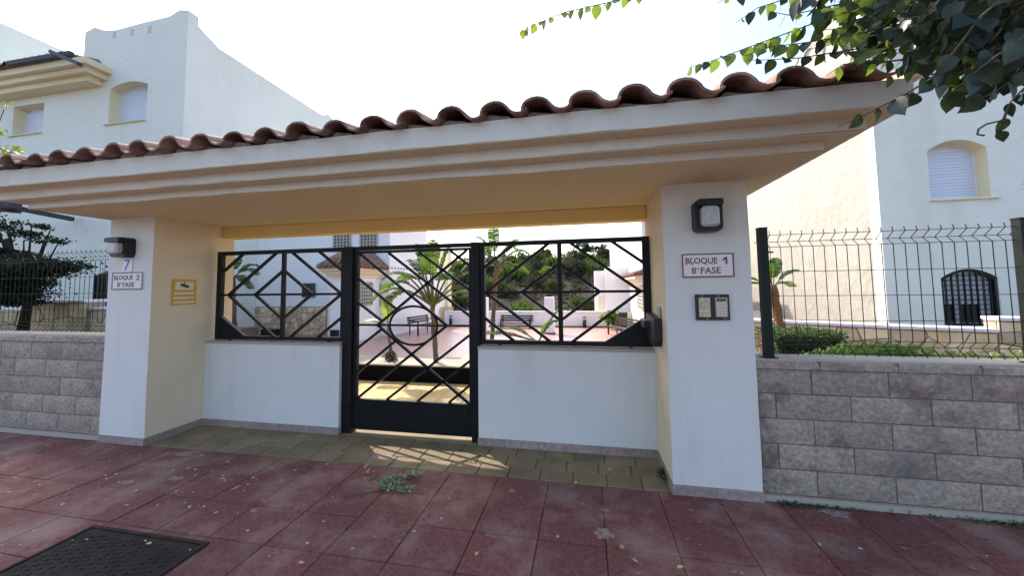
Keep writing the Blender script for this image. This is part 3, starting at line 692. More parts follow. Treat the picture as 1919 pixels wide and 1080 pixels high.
# ------------------------------------------------------------------ windows
def arch_pts(x0, x1, z0, z1, rise, n=9):
    pts = [(x0, z0), (x1, z0)]
    for k in range(n):
        s = k / (n - 1); x = x1 + (x0 - x1) * s; pts.append((x, z1 - rise + rise * (1 - (2 * s - 1) ** 2)))
    return pts
def wall_with_holes(parent, x0, x1, z0, z1, y, thick, holes, mat, top=None, name='wall'):
    """front wall as a boolean-free strip assembly: grid columns around arched holes"""
    xs = sorted(set([x0, x1] + [h[0] for h in holes] + [h[1] for h in holes]))
    mb = MB()
    T = top or (lambda x: z1)
    def col(a, b, lo, hi_a, hi_b):
        mb.prism([(a, lo if not callable(lo) else lo(a)), (b, lo if not callable(lo) else lo(b)), (b, hi_b), (a, hi_a)], 'y', y, y + thick)
    for a, b in zip(xs[:-1], xs[1:]):
        hs = [h for h in holes if h[0] <= a + 1e-6 and h[1] >= b - 1e-6]
        n = max(1, int((b - a) / 0.25)) if not hs else 10
        for k in range(n):
            p = a + (b - a) * k / n; q = a + (b - a) * (k + 1) / n
            if not hs: col(p, q, z0, T(p), T(q))
            else:
                lo = z0; 
                for h in sorted(hs, key=lambda h: h[2]):
                    hx0, hx1, hz0, hz1, rise = h
                    ar = lambda x, hx0=hx0, hx1=hx1, hz1=hz1, rise=rise: hz1 - rise + rise * (1 - (2 * (x - hx0) / (hx1 - hx0) - 1) ** 2)
                    if k == 0: pass
                    if callable(lo): mb.prism([(p, lo(p)), (q, lo(q)), (q, hz0), (p, hz0)], 'y', y, y + thick)
                    else: mb.prism([(p, lo), (q, lo), (q, hz0), (p, hz0)], 'y', y, y + thick)
                    lo = ar
                mb.prism([(p, lo(p)), (q, lo(q)), (q, T(q)), (p, T(p))], 'y', y, y + thick)
    return put(mb, name, mat, parent)
def shutter_window(parent, x0, x1, z0, z1, rise, y, depth=0.22, grille=False):
    f = put(MB().ring(arch_pts(x0 + .003, x1 - .003, z0 + .003, z1 - .003, rise), arch_pts(x0 + .04, x1 - .04, z0 + .05, z1 - .04, rise), 'y', y + depth, y + depth + .05), 'window', M_signw, parent)
    n = max(6, int((z1 - z0 - rise * .3) / .06))
    if not grille:
        for k in range(n):
            a = z0 + .05 + (z1 - z0 - .09) * k / n; b = z0 + .05 + (z1 - z0 - .09) * (k + 1) / n
            # clip slat to arch
            def half(z):
                if z <= z1 - .04 - rise: return 1.0
                return math.sqrt(max(0.0, 1 - (z - (z1 - .04 - rise)) / rise)) if rise > 0 else 1.0
            c = (x0 + x1) / 2; w = (x1 - x0) / 2 - .042
            put(MB().prism([(c - w * half(a), a), (c + w * half(a), a), (c + w * half(b - .004), b - .004), (c - w * half(b - .004), b - .004)], 'y', y + depth + .012, y + depth + .03), 'slat', M_shutter, f)
        put(MB().prism(arch_pts(x0 + .03, x1 - .03, z0 + .03, z1 - .03, rise), 'y', y + depth + .034, y + depth + .045), 'backing', M_shutter, f)
    else:
        put(MB().prism(arch_pts(x0 + .03, x1 - .03, z0 + .03, z1 - .03, rise), 'y', y + depth + .034, y + depth + .045), 'pane', M_greypane, f)
        c = (x0 + x1) / 2; hw = (x1 - x0) / 2
        top = lambda x: z1 - rise + rise * (1 - ((x - c) / hw) ** 2) - .03
        for k in range(1, 9):
            x = x0 + (x1 - x0) * k / 9
            put(MB().box(x - .010, x + .010, y + .03, y + .055, z0 + .01, top(x)), 'grille_bar', M_iron, f)
        nz = 11
        for k in range(nz + 1):
            z = z0 + .03 + (z1 - z0 - .06) * k / nz
            w = hw - .02 if z < z1 - rise else hw * math.sqrt(max(0.02, 1 - (z - (z1 - rise)) / rise)) - .03
            put(MB().box(c - w, c + w, y + .058, y + .07, z - .007, z + .007), 'grille_bar', M_iron, f)
        put(MB().ring(arch_pts(x0 + .002, x1 - .002, z0 + .002, z1 - .002, rise), arch_pts(x0 + .045, x1 - .045, z0 + .045, z1 - .045, rise), 'y', y + .02, y + .075), 'grille_frame', M_iron, f)
        for (a, b) in ((x0 + .02, x0 + .02 + (x1 - x0) * .2), (x0 + (x1 - x0) * .38, x0 + (x1 - x0) * .7)):
            put(MB().box(a, b, y + .06, y + .1, z0 + .05, z0 + (z1 - z0) * .37), 'dark_panel', M_black, f)
    return f
def sill(parent, x0, x1, z, y):
    put(MB().cbox(x0, x1, y - .05, y + .2, z - .03, z - .001, .008), 'window_sill', M_yellow, parent)
def reveal(parent, x0, x1, z0, z1, rise, y, depth=0.22):
    put(MB().ring(arch_pts(x0 - .001, x1 + .001, z0 - .001, z1 + .001, rise), arch_pts(x0 + .004, x1 - .004, z0 + .004, z1 - .004, rise), 'y', y + .004, y + depth), 'reveal', M_yellow, parent)

# ------------------------------------------------------------------ right house
YR = 8.0
RH = thing('house', 'white rendered house with arched shuttered window behind the right fence', 'house', (6.5, YR, 0.8))
xc = at(1662, 560, YR).x
a = at(1736, 268, YR); b = at(1834, 370, YR); up_w = (a.x, b.x + .02, b.z, at(1785, 262, YR).z)
a = at(1762, 505, YR); b = at(1880, 612, YR); lo_w = (a.x, b.x, b.z, at(1815, 504, YR).z)
ux0, ux1 = up_w[0], up_w[1] + .17
holes = [(ux0, ux1, up_w[2], up_w[3], 0.17), (lo_w[0], lo_w[1], lo_w[2], lo_w[3], 0.16)]
def topR(x): return 7.3
wall_with_holes(RH, xc, 13.0, 0.0, 7.3, YR, 0.25, holes, M_house)
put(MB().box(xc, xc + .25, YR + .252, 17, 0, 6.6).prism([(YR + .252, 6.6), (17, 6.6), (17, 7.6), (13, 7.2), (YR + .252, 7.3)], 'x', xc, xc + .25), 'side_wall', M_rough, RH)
put(MB().box(xc + .252, 13, YR + .8, 17, 0, 7.0), 'house_core', M_house, RH)
for (h, gr) in ((holes[0], False), (holes[1], True)):
    shutter_window(RH, *h[:4], h[4], YR, 0.22 if not gr else .06, gr)
    if not gr:
        reveal(RH, *h[:4], h[4], YR); sill(RH, h[0] - .02, h[1] + .1, h[2], YR)

# garden wall in front of it
gwt = thing('garden_wall', 'ochre rubble garden wall with white coping in front of the right house', 'wall', (4, 6, 0.8))
pA = atz(1404, 600, 0.95); pB = atz(1668, 612, 0.95); pC = atz(1868, 619, 0.95); pD = atz(2100, 626, 0.95)
ordered = [pA, pB, pC]
for k, (p, q, top, sd) in enumerate(((pA, pB, 0.95, 3), (pB, pC, 0.95, 4), (pC, pD, 1.10, 5))):
    d = (q - p); d.z = 0; L_ = d.length; d.normalize(); nrm = Vector((d.y, -d.x, 0))
    if nrm.y > 0: nrm = -nrm
    o = Vector((p.x, p.y, 0))
    bk = -nrm * .25
    v = [o + Vector((0, 0, .8)), o + d * L_ + Vector((0, 0, .8)), o + d * L_ + Vector((0, 0, top - .03)), o + Vector((0, 0, top - .03))]
    v = [x + Vector((0,0,0)) for x in v] + [x + bk for x in v]
    for x in (v[0], v[1], v[4], v[5]): x.z = 0.3
    put(MB().add(v, [(0, 1, 2, 3), (7, 6, 5, 4), (0, 4, 5, 1), (1, 5, 6, 2), (2, 6, 7, 3), (3, 7, 4, 0)]), 'wall_core', M_stonemort, gwt)
    stones(gwt, o, d, L_, top - .04 - .5, 0.21, sd, 0.03, 0.010, 0.5, nrm, asp=1.7)
    c0 = o + nrm * .05; c1 = o + d * L_ + nrm * .05
    put(MB().add([c0 + Vector((0, 0, top - .028)), c1 + Vector((0, 0, top - .028)), c1 + bk * 1.4 + Vector((0, 0, top - .028)), c0 + bk * 1.4 + Vector((0, 0, top - .028)),
                  c0 + Vector((0, 0, top + .012)), c1 + Vector((0, 0, top + .012)), c1 + bk * 1.4 + Vector((0, 0, top + .012)), c0 + bk * 1.4 + Vector((0, 0, top + .012))],
                 [(3, 2, 1, 0), (4, 5, 6, 7), (0, 1, 5, 4), (1, 2, 6, 5), (2, 3, 7, 6), (3, 0, 4, 7)]), 'coping', M_signw, gwt)

# ------------------------------------------------------------------ left house
YL = 7.0
LH = thing('house', 'tall pale rendered house with curved parapet and arched window behind the left fence', 'house', (-11, YL, 0.8))
cxl = at(345, 215, YL).x
zt_ = at(370, 50, YL).z
prof_px = [(160, 60), (168, 50), (180, 50), (196, 56), (215, 56), (240, 49), (270, 41), (300, 34), (320, 29), (330, 20), (345, 14), (358, 20), (366, 32), (372, 46)]
prof = [at(px, py, YL) for px, py in prof_px]
def topL(x):
    if x <= prof[0].x: return prof[0].z
    for p, q in zip(prof[:-1], prof[1:]):
        if x <= q.x: return p.z + (q.z - p.z) * (x - p.x) / (q.x - p.x)
    return prof[-1].z
xleft = at(160, 60, YL).x
w1 = (at(205, 190, YL).x, at(276, 190, YL).x, at(240, 228, YL).z, at(245, 152, YL).z, 0.13)
w2 = (at(25, 220, YL).x, at(82, 220, YL).x, at(50, 251, YL).z, at(50, 196, YL).z, 0.01)
wb = (at(178, 540, YL).x, at(178, 540, YL).x + 1.1, at(178, 578, YL).z, at(180, 508, YL).z, 0.15)
zl = at(150, 108, YL).z
topx = lambda x: topL(x) if x > xleft + .001 else zl
wall_with_holes(LH, xleft, cxl + .0, 0.0, 0, YL, 0.25, [w1], M_house, top=topL)
wall_with_holes(LH, -24, xleft - .002, 0.0, 0, YL, 0.25, [w2], M_house, top=lambda x: zl, name='wall')
sideL = MB()
yend = 12.3
ncol = 6
# side wall with the rounded corner parapet blending down
pts = [(YL + .252, 0), (yend, 0), (yend, zt_ + .12), (yend - .25, zt_ + .2), (yend - .5, zt_), (YL + .8, zt_ + .02), (YL + .55, zt_ + .12), (YL + .252, zt_ + .25)]
put(MB().prism(pts, 'x', cxl - .25, cxl), 'side_wall', M_house, LH)
put(MB().box(-24, cxl - .252, YL + .6, yend, 0, zl - .02).box(xleft, cxl - .252, YL + .6, yend, zl - .02, zt_ - .25), 'house_core', M_house, LH)
shutter_window(LH, *w1[:4], w1[4], YL, .22); reveal(LH, *w1, YL); sill(LH, w1[0] - .1, w1[1], w1[2], YL)
shutter_window(LH, *w2[:4], w2[4], YL, .22); reveal(LH, *w2, YL); sill(LH, w2[0] - .1, w2[1], w2[2], YL)
for px, py in ((215, 66), (248, 61), (281, 56)):
    p = at(px, py, YL); put(MB().box(p.x - .045, p.x + .045, YL - .010, YL + .1, p.z - .07, p.z + .10), 'parapet_vent', M_drain, LH, loc=(p.x, YL, p.z))
# ground floor grilled window just left of the pillar (built proud of the wall)
bw = put(MB().prism(arch_pts(wb[0], wb[1], wb[2], wb[3], .15), 'y', YL - .03, YL - .002), 'window', M_glass, LH)
for k in range(8): 
    x = wb[0] + .06 + k * .14; put(MB().box(x - .012, x + .012, YL - .06, YL - .035, wb[2], wb[3] - .08), 'grille_bar', M_iron, bw)
# tiled canopy with stepped cornice on the left part
cz0 = at(0, 195, YL - .5).z; cz1 = at(150, 118, YL - .5).z
xr = at(146, 150, YL - .55).x
for k, (dy, za, zb_) in enumerate(((.30, .06, .20), (.42, .202, .34), (.54, .342, .50))):
    zz = at(140, 152, YL - .4).z
    put(MB().box(-24, xr - .15 + .15 * k, YL - dy, YL - .002, zz + za, zz + zb_), 'cornice_band', M_cornice, LH)
zz = at(140, 152, YL - .4).z
xt_ = at(122, 118, YL - .66).x
cm = arch(0, .115, .08, .014, 0, .8, 0, .25, .9, True, 7).data('canopy_tile', M_tile)
for k in range(34):
    link(cm, 'canopy_tile', LH, (xt_ - .12 - k * .24, YL - .68, zz + .53))
put(MB().prism([(YL - .66, zz + .502), (YL - .62, zz + .52), (YL - .002, zz + .74), (YL - .002, zz + .502)], 'x', -24, xt_), 'canopy_bed', M_tile, LH)
# pergola timbers above the canopy
p0, p1 = at(18, 120, YL - .9), at(135, 100, YL - .9); put(MB().beam(p0, p1, .10, .10), 'pergola_beam', M_wood, LH)
p0, p1 = at(97, 97, YL - .95), at(150, 120, YL - 1.2); put(MB().beam(p0, p1, .08, .09), 'pergola_beam', M_wood, LH)
# far wing, its flank running back
xw = -19.5
fa = atx(0, 42, xw); fb = atx(152, 108, xw)
FW = thing('house', 'pale wing of the next house at the top left with a long sloping roofline', 'house', (xw, 9, 0))
put(MB().box(-24, xw, fa.y - 3, fb.y + .5, 0, (fa.z + fb.z) / 2), 'wall', M_house, FW)

# pergola beam lower left
PG = thing('pergola', 'dark timber pergola beams jutting from the left house under the gateway eave', 'pergola', (-11, 6, 2.5))
q0, q1 = at(-60, 372, 5.2), at(137, 411, 6.9); put(MB().beam(q0, q1, .10, .10, (0, 0, 1)), 'beam', M_wood, PG)
q0, q1 = at(12, 378, 5.7), at(42, 392, 5.7); put(MB().box(q0.x, q1.x, 5.5, 5.7, q1.z, q0.z), 'rafter_end', M_wood, PG)
q0, q1 = at(-80, 385, 5.75), at(35, 396, 5.75); put(MB().beam(q0, q1, .09, .1), 'beam', M_wood, PG)
put(MB().box(-14.6, -14.5, 5.0, 5.1, .8, 3.4), 'post', M_wood, PG)
put(MB().box(-14.6, -10.2, 5.0, 5.1, 3.4, 3.5), 'beam', M_wood, PG)

# left garden wall
lg = thing('garden_wall', 'rubble garden wall with white coping and raised block behind the left fence', 'wall', (-9, 5, 0.8))
for (px0, px1, pt, sd, yy) in ((-260, 66, 579, 11, 5.0), (66, 173, 563, 12, 4.93), (173, 330, 577, 13, 5.0)):
    a = at(px0, 579, 5.0).x; b = at(px1, 577, 5.0).x; z = at((max(px0,0) + px1) / 2, pt, 5.0).z
    put(MB().box(a, b, yy, yy + .25, 0.3, z - .04), 'wall_core', M_stonemort, lg)
    stones(lg, (a, yy, 0), (1, 0, 0), b - a, z - .05 - .8, .24, sd, .03, .012, .8, (0, -1, 0), asp=1.6)
    put(MB().cbox(a, b, yy - .045, yy + .3, z - .038, z + .01, .01), 'coping', M_signw, lg)

# ------------------------------------------------------------------ courtyard buildings
def lattice(parent, org, du, nrm, w, h, nu, nv):
    """pierced block screen: square holes in a grid"""
    org = Vector(org); du = Vector(du); nrm = Vector(nrm); up = Vector((0, 0, 1)); mb = MB()
    cu, cv = w / nu, h / nv
    def q(u0, u1, v0, v1, d0, d1):
        v = [org + du * u + up * v_ + nrm * d for d in (d0, d1) for (u, v_) in ((u0, v0), (u1, v0), (u1, v1), (u0, v1))]
        mb.add(v, [(0, 1, 2, 3), (7, 6, 5, 4), (0, 4, 5, 1), (1, 5, 6, 2), (2, 6, 7, 3), (3, 7, 4, 0)])
    for i in range(nu + 1): q(i * cu - cu * .2, i * cu + cu * .2, 0, h, .01, .05)
    for j in range(nv + 1): q(0, w, j * cv - cv * .2, j * cv + cv * .2, .012, .048)
    s = put(mb, 'lattice_screen', M_rough, parent, loc=org)
    bk = MB(); mb = bk; q(0, w, 0, h, .001, .006); put(bk, 'screen_shade_sheet', M_glass, s)  # dark sheet stands in for the shade inside the screen's openings
AN = thing('house', 'white courtyard house with pierced screens and small tiled porch left of the palm', 'house', (-7, 9.2, cz))
YA = 9.2
xa = at(731, 440, YA).x
xe = atx(801, 440, xa)
put(MB().box(-12.5, xa, YA, xe.y, 0.0, 4.4), 'wall', M_annex, AN)
for (p, q) in (((625, 470), (656, 438)), ((675, 470), (706, 436))):
    a = at(*p, YA - .05); b = at(*q, YA - .05); lattice(AN, (a.x, YA - .001, a.z), (1, 0, 0), (0, -1, 0), b.x - a.x, .62, 5, 7)
# porch volume
YP = 7.9; xp = -5.5
pl = at(618, 560, YP).x
put(MB().box(pl, xp, YP, YA - .002, cz, 2.03).box(xa + .002, xp, YA - .002, 13.2, cz, 2.03), 'porch_wall', M_annex, AN)
for k, (e, z0, z1) in enumerate(((.06, 1.86, 1.93), (.12, 1.931, 2.0), (.18, 2.001, 2.07))):
    mb = MB().box(pl - e, xp + e, YP - e, YA - .004, z0, z1).box(xp - .2, xp + e, YA - .004, 11.6, z0 + .0005, z1 - .0005)
    put(mb, 'cornice_band', M_cornice, AN)
mb = MB()
e = .24
x0_, x1_, y0_, y1_ = pl - e, xp + e, YP - e, 11.6
rz0, rz1 = 2.072, 2.50
xm = (x0_ + x1_) / 2
v = [(x0_, y0_, rz0), (x1_, y0_, rz0), (x1_, y1_, rz0), (x0_, y1_, rz0), (xm - .05, y0_ + .55, rz1), (xm + .05, y0_ + .55, rz1), (xm + .05, y1_, rz1), (xm - .05, y1_, rz1)]
mb.add(v, [(3, 2, 1, 0), (0, 1, 5, 4), (1, 2, 6, 5), (2, 3, 7, 6), (3, 0, 4, 7), (4, 5, 6, 7)])
put(mb, 'porch_roof', M_tile, AN)
pt = MB()
k = 0; y = YP - .1
while y < 11.4:
    a = MB().tube([(x1_ + .03, y, rz0 + .03), (xm + .06, y, rz1 + .03)], .05, 6); pt.add(a.v, a.f, True); y += .17
x = x0_ + .1
while x < x1_:
    xt = xm + (x - xm) * .12; a = MB().tube([(x, y0_ - .02, rz0 + .03), (xt, y0_ + .5, rz1 + .02)], .05, 6); pt.add(a.v, a.f, True); x += .16
put(pt, 'porch_tiles', M_tile, AN, kind='stuff')
for (p0, p1, zt1, zb1) in (((674, 540), (696, 540), 1.72, 1.16), ((713, 540), (741, 540), 1.72, 1.08)):
    a = atx(*p0, xp); b = atx(*p1, xp)
    lattice(AN, (xp - .001, a.y, zb1), (0, 1, 0), (1, 0, 0), b.y - a.y, zt1 - zb1, 5, 6)
# small barred window and stone dado on the back wall
a = at(570, 555, YA); b = at(591, 533, YA); f = put(MB().box(a.x, b.x, YA - .03, YA - .002, a.z, b.z), 'window', M_glass, AN, loc=(a.x, YA, a.z))
put(MB().ring([(a.x - .03, a.z - .03), (b.x + .03, a.z - .03), (b.x + .03, b.z + .03), (a.x - .03, b.z + .03)], [(a.x, a.z), (b.x, a.z), (b.x, b.z), (a.x, b.z)], 'y', YA - .05, YA - .031), 'frame', M_wood, f)
sp = at(425, 575, YA); sq = at(614, 575, YA)
put(MB().box(sp.x, sq.x, YA - .035, YA - .001, cz, sp.z), 'dado_mortar', M_stonemort, AN)
stones(AN, (sp.x, YA - .035, 0), (1, 0, 0), sq.x - sp.x, sp.z - cz - .02, .155, 21, .03, .012, cz, (0, -1, 0), asp=1.15)
terr2 = put(MB().box(-12.5, -5.502, 6.2, YA, 0.901, 0.9011), 'garden_bank', M_soil, None, kind='structure') if False else None

# bright block further back on the left, with rubble planter
bx0 = at(760, 600, 13.0).x; bx1 = at(836, 600, 13.0).x
BB = thing('garden_wall', 'tall cream garden wall with rubble planter behind the palm trunk', 'wall', ((bx0 + bx1) / 2, 13.2, cz))
put(MB().box(bx0 - .6, bx1, 13.202, 13.6, 0, at(820, 470, 13.2).z), 'wall', M_yellow, BB)
ra = at(757, 577, 12.7); rb_ = at(841, 577, 12.7)
put(MB().box(ra.x, rb_.x, 12.72, 13.2, 0, ra.z), 'planter_core', M_stonemort, BB)
stones(BB, (ra.x, 12.72, 0), (1, 0, 0), rb_.x - ra.x, ra.z - cz, .2, 31, .03, .012, cz, (0, -1, 0))

# parapet with pillars at the back of the terrace
PW = thing('parapet_wall', 'low white parapet wall closing the back of the terrace', 'wall', (-2, 11.95, cz))
put(MB().box(-4.7, 6, 11.85, 12.0, 0.0, .742), 'wall', M_annex, PW)
put(MB().cbox(-4.7, 6, 11.83, 12.02, .743, .765, .006), 'coping', M_signw, PW)
put(MB().box(-4.7, 1.2, 11.835, 11.849, cz, cz + .03), 'dark_skirting', M_bench, PW)
for (p, q, lab) in (((1020, 557), (1038, 557), 'slim white square pillar on the terrace right of the far bench'), ((896, 560), (912, 560), 'slim white square pillar just right of the gate post')):
    a = at(*p, 10.08); b = at(*q, 10.08)
    t = thing('pillar', lab, 'pillar', ((a.x + b.x) / 2, 10.2, cz), 'slim white pillars on the terrace')
    put(MB().box(a.x, b.x, 10.08, 10.32, cz, 1.27), 'shaft', M_annex, t); put(MB().box(a.x - .012, b.x + .012, 10.068, 10.332, cz, cz + .035), 'base', M_bench, t)

# right courtyard house
RC = thing('house', 'white courtyard house with stepped walls and tiled canopy behind the right railing', 'house', (2, 12, cz))
def blockpx(x0, x1, ytop, Y, th, mat=M_annex, name='wall', ybase=None):
    a = at(x0, ytop, Y); b = at(x1, ytop, Y)
    return put(MB().box(a.x, b.x, Y, Y + th, 0 if ybase is None else ybase, a.z), name, mat, RC)
blockpx(1114, 1142, 508, 12.3, .5)
blockpx(1134, 1178, 500, 12.05, .24)
p = at(1122, 556, 12.28); q = at(1133, 585, 12.28); put(MB().box(p.x, q.x, 12.285, 12.299, q.z, p.z), 'niche', M_yellow, RC)
bigx = at(1143, 480, 16.0).x
put(MB().box(1.602, 4.2, 12.5, 20.7, 0, 2.6), 'wall', M_annex, RC)
put(MB().prism([(9.0, 0), (20.7, 0), (20.7, 5.6), (9.0, 3.3)], 'x', 1.30, 1.6), 'flank_wall', M_annex, RC)
for k, (e, z0, z1) in enumerate(((.07, 1.58, 1.65), (.14, 1.651, 1.72), (.21, 1.721, 1.79))):
    put(MB().box(1.30 - e, 1.299, 8.8, 14.0, z0, z1), 'cornice_band', M_cornice, RC)
ct = MB()
y = 8.8
while y < 14.0:
    a = MB().tube([(1.06, y, 1.82), (1.30, y, 1.90)], .055, 6); ct.add(a.v, a.f, True); y += .17
ct.prism([(1.08, 1.792), (1.299, 1.86), (1.299, 1.792)], 'y', 8.78, 14.02)
put(ct, 'canopy_tiles', M_tile, RC, kind='stuff')
lattice(RC, (1.299, 8.9, 1.0), (0, 1, 0), (-1, 0, 0), .95, .52, 6, 6)
a = at(1150, 587, 11.4); b = at(1202, 587, 11.4)
put(MB().box(a.x, 1.29, 11.4, 11.6, cz, a.z), 'planter_wall', M_yellow, RC)

# bollard lights, bins
def bollard(px, pyt, pyb, Y, label, r=.055):
    b = at(px, pyb, Y); tz = at(px, pyt, Y).z
    t = thing('bollard_light', label, 'bollard', (b.x, Y, cz), 'black bollard lights on the terrace')
    put(MB().tube([(b.x, Y, cz), (b.x, Y, tz - .09)], r, 10), 'post', M_black, t)
    put(MB().tube([(b.x, Y, tz - .088), (b.x, Y, tz - .03)], r * .8, 10), 'lens', M_lens, t)
    put(MB().tube([(b.x, Y, tz - .029), (b.x, Y, tz)], r * 1.05, 10), 'cap', M_black, t)
bollard(845, 592, 608, 11.7, 'black bollard light against the parapet seen through the gate')
bollard(1096, 594, 614, 11.7, 'black bollard light against the parapet seen through the right railing')
t = thing('planter_box', 'square black planter box against the stone dado behind the left railing', 'planter', at(503, 640, 8.9).to_tuple())
a = at(490, 618, 8.9); b = at(518, 644, 8.9); put(MB().ring([(a.x, cz), (b.x, cz), (b.x, a.z), (a.x, a.z)], [(a.x + .03, cz + .02), (b.x - .03, cz + .02), (b.x - .03, a.z - .03), (a.x + .03, a.z - .03)], 'y', 8.88, 9.1).box(a.x + .03, b.x - .03, 8.9, 9.1, cz + .02, a.z - .03), 'box', M_black, t)
t = thing('meter_box', 'small dark box at the foot of the porch wall behind the left railing', 'box', at(627, 640, 7.86).to_tuple())
a = at(622, 620, 7.86); b = at(634, 642, 7.86); put(MB().cbox(a.x, b.x, 7.80, 7.898, b.z, a.z, .01).box(a.x - .01, b.x + .01, 7.79, 7.9, a.z + .001, a.z + .015), 'box', M_black, t)
t = thing('planter_box', 'small black planter beside the slatted bench behind the right railing', 'planter', (at(1168, 600, 10.9).x, 10.9, cz))
a = at(1160, 588, 10.9); b = at(1176, 600, 10.9); put(MB().prism([(a.x, a.z), (b.x, a.z), (b.x - .02, cz), (a.x + .02, cz)], 'y', 10.8, 11.0).box(a.x - .01, b.x + .01, 10.79, 11.01, a.z + .001, a.z + .03), 'box', M_black, t)

def bench(loc, rz, L_, label, seatd=.42):
    t = thing('garden_bench', label, 'bench', loc, 'slatted benches on the terrace')
    t.rotation_euler = (0, 0, rz); t.scale = (1, .7, .62)
    def part(mb, name, mat):
        o = bpy.data.objects.new(name, mb.data(name, mat)); COL.objects.link(o); o.parent = t
    for k in range(4): part(MB().box(-L_ / 2, L_ / 2, -.38 + k * .1, -.30 + k * .1, .40, .425), 'seat_slat', M_bench)
    for k in range(3): part(MB().box(-L_ / 2, L_ / 2, .05 + k * .02, .07 + k * .02, .49 + k * .11, .57 + k * .11), 'back_slat', M_bench)
    for s in (-1, 1):
        x = s * (L_ / 2 - .08)
        part(MB().box(x - .02, x + .02, -.36, -.32, 0, .60).box(x - .02, x + .02, .03, .05, 0, .44).beam((x, .04, .44), (x, .10, .80), .04, .02).box(x - .02, x + .02, -.36, .07, .60, .63), 'side_frame', M_iron)
bench((at(968, 612, 11.4).x, 11.45, cz - .1), 0, 1.05, 'dark slatted bench against the parapet between palm and pillar')
bench((at(772, 620, 9.6).x + .1, 9.9, cz), R(80), 1.0, 'dark bench beside the porch wall seen through the gate ring')
bench((at(1176, 618, 9.8).x, 9.9, cz - .05), R(-60), 1.1, 'dark slatted bench beside the flank wall behind the right railing')

# ------------------------------------------------------------------ foliage helpers
def leafquad(mb, p, size, q, flat=0.0, asp=1.5):
    d = Vector((q.gauss(0, 1), q.gauss(0, 1), q.gauss(0, 1) * (1 - flat) - flat * .3)).normalized()
    n = Vector((q.gauss(0, 1), q.gauss(0, 1), q.gauss(0, 1) + .6)).normalized(); s = d.cross(n)
    if s.length < .05: s = d.orthogonal()
    s.normalize(); n = s.cross(d)
    a = size * q.uniform(.7, 1.3); w = a / asp / 2
    v = [p, p + d * a * .45 + s * w + n * a * .06, p + d * a, p + d * a * .45 - s * w + n * a * .06]
    k = len(mb.v); mb.v += [tuple(x) for x in v]; mb.f += [(k, k + 1, k + 2), (k, k + 2, k + 3)]; mb.sm += [False, False]
def cluster(mb, c, rad, n, size, q, shell=.55, clumps=0):
    """leaves gathered in clumps spread in an ellipsoid"""
    c = Vector(c); rad = Vector(rad)
    cl = []
    for _ in range(clumps or 1):
        while True:
            u = Vector((q.uniform(-1, 1), q.uniform(-1, 1), q.uniform(-1, 1)))
            if u.length < 1: break
        if clumps: u = u.normalized() * (shell + (1 - shell) * q.random()) ; u *= q.uniform(.7, 1.05)
        cl.append(u if clumps else Vector((0, 0, 0)))
    for i in range(n):
        u = Vector((q.gauss(0, 1), q.gauss(0, 1), q.gauss(0, 1)))
        if clumps:
            b = q.choice(cl); p = b + u * .17
        else: p = u.normalized() * (shell + (1 - shell) * q.random())
        leafquad(mb, c + Vector((p.x * rad.x, p.y * rad.y, p.z * rad.z)), size, q)
    return mb

# ------------------------------------------------------------------ hill
def hz(x, y):
    b = (y - 17) / 45.0; b = max(0, min(1, b))
    h = -0.6 + 6.6 * b ** .85 + 1.2 * noise.noise(Vector((x * .05, y * .05, 3))) * b + .5 * noise.noise(Vector((x * .2, y * .2, 7))) * b
    h += (x + 5) * 0.05 * b
    if y > 62: h -= (y - 62) * .25
    return h
hb = MB(); NXh, NYh = 90, 60; v = []
for j in range(NYh + 1):
    for i in range(NXh + 1):
        x = -90 + 180 * i / NXh; y = 16.5 + 75 * j / NYh; v.append((x, y, hz(x, y)))
hb.add(v, [(j * (NXh + 1) + i, j * (NXh + 1) + i + 1, (j + 1) * (NXh + 1) + i + 1, (j + 1) * (NXh + 1) + i) for j in range(NYh) for i in range(NXh)], True)
struct(hb, 'hillside', M_hill, recalc=False)
q = random.Random(5)
sm = {}
for k in range(4):
    for vv in range(2):
        mb = MB(); cluster(mb, (0, 0, .42), (.8, .8, .5), 1100, .13, q, .5, 26); sm[(k, vv)] = mb.data('crown', M_shrub[k], recalc=False)
stm = MB().tube([(0, 0, -.25), (.03, 0, .4)], [.06, .03], 5).tube([(0, 0, 0), (.3, .1, .5)], [.04, .02], 5).tube([(0, 0, 0), (-.25, -.1, .5)], [.04, .02], 5).data('trunk', M_palmtrunk)
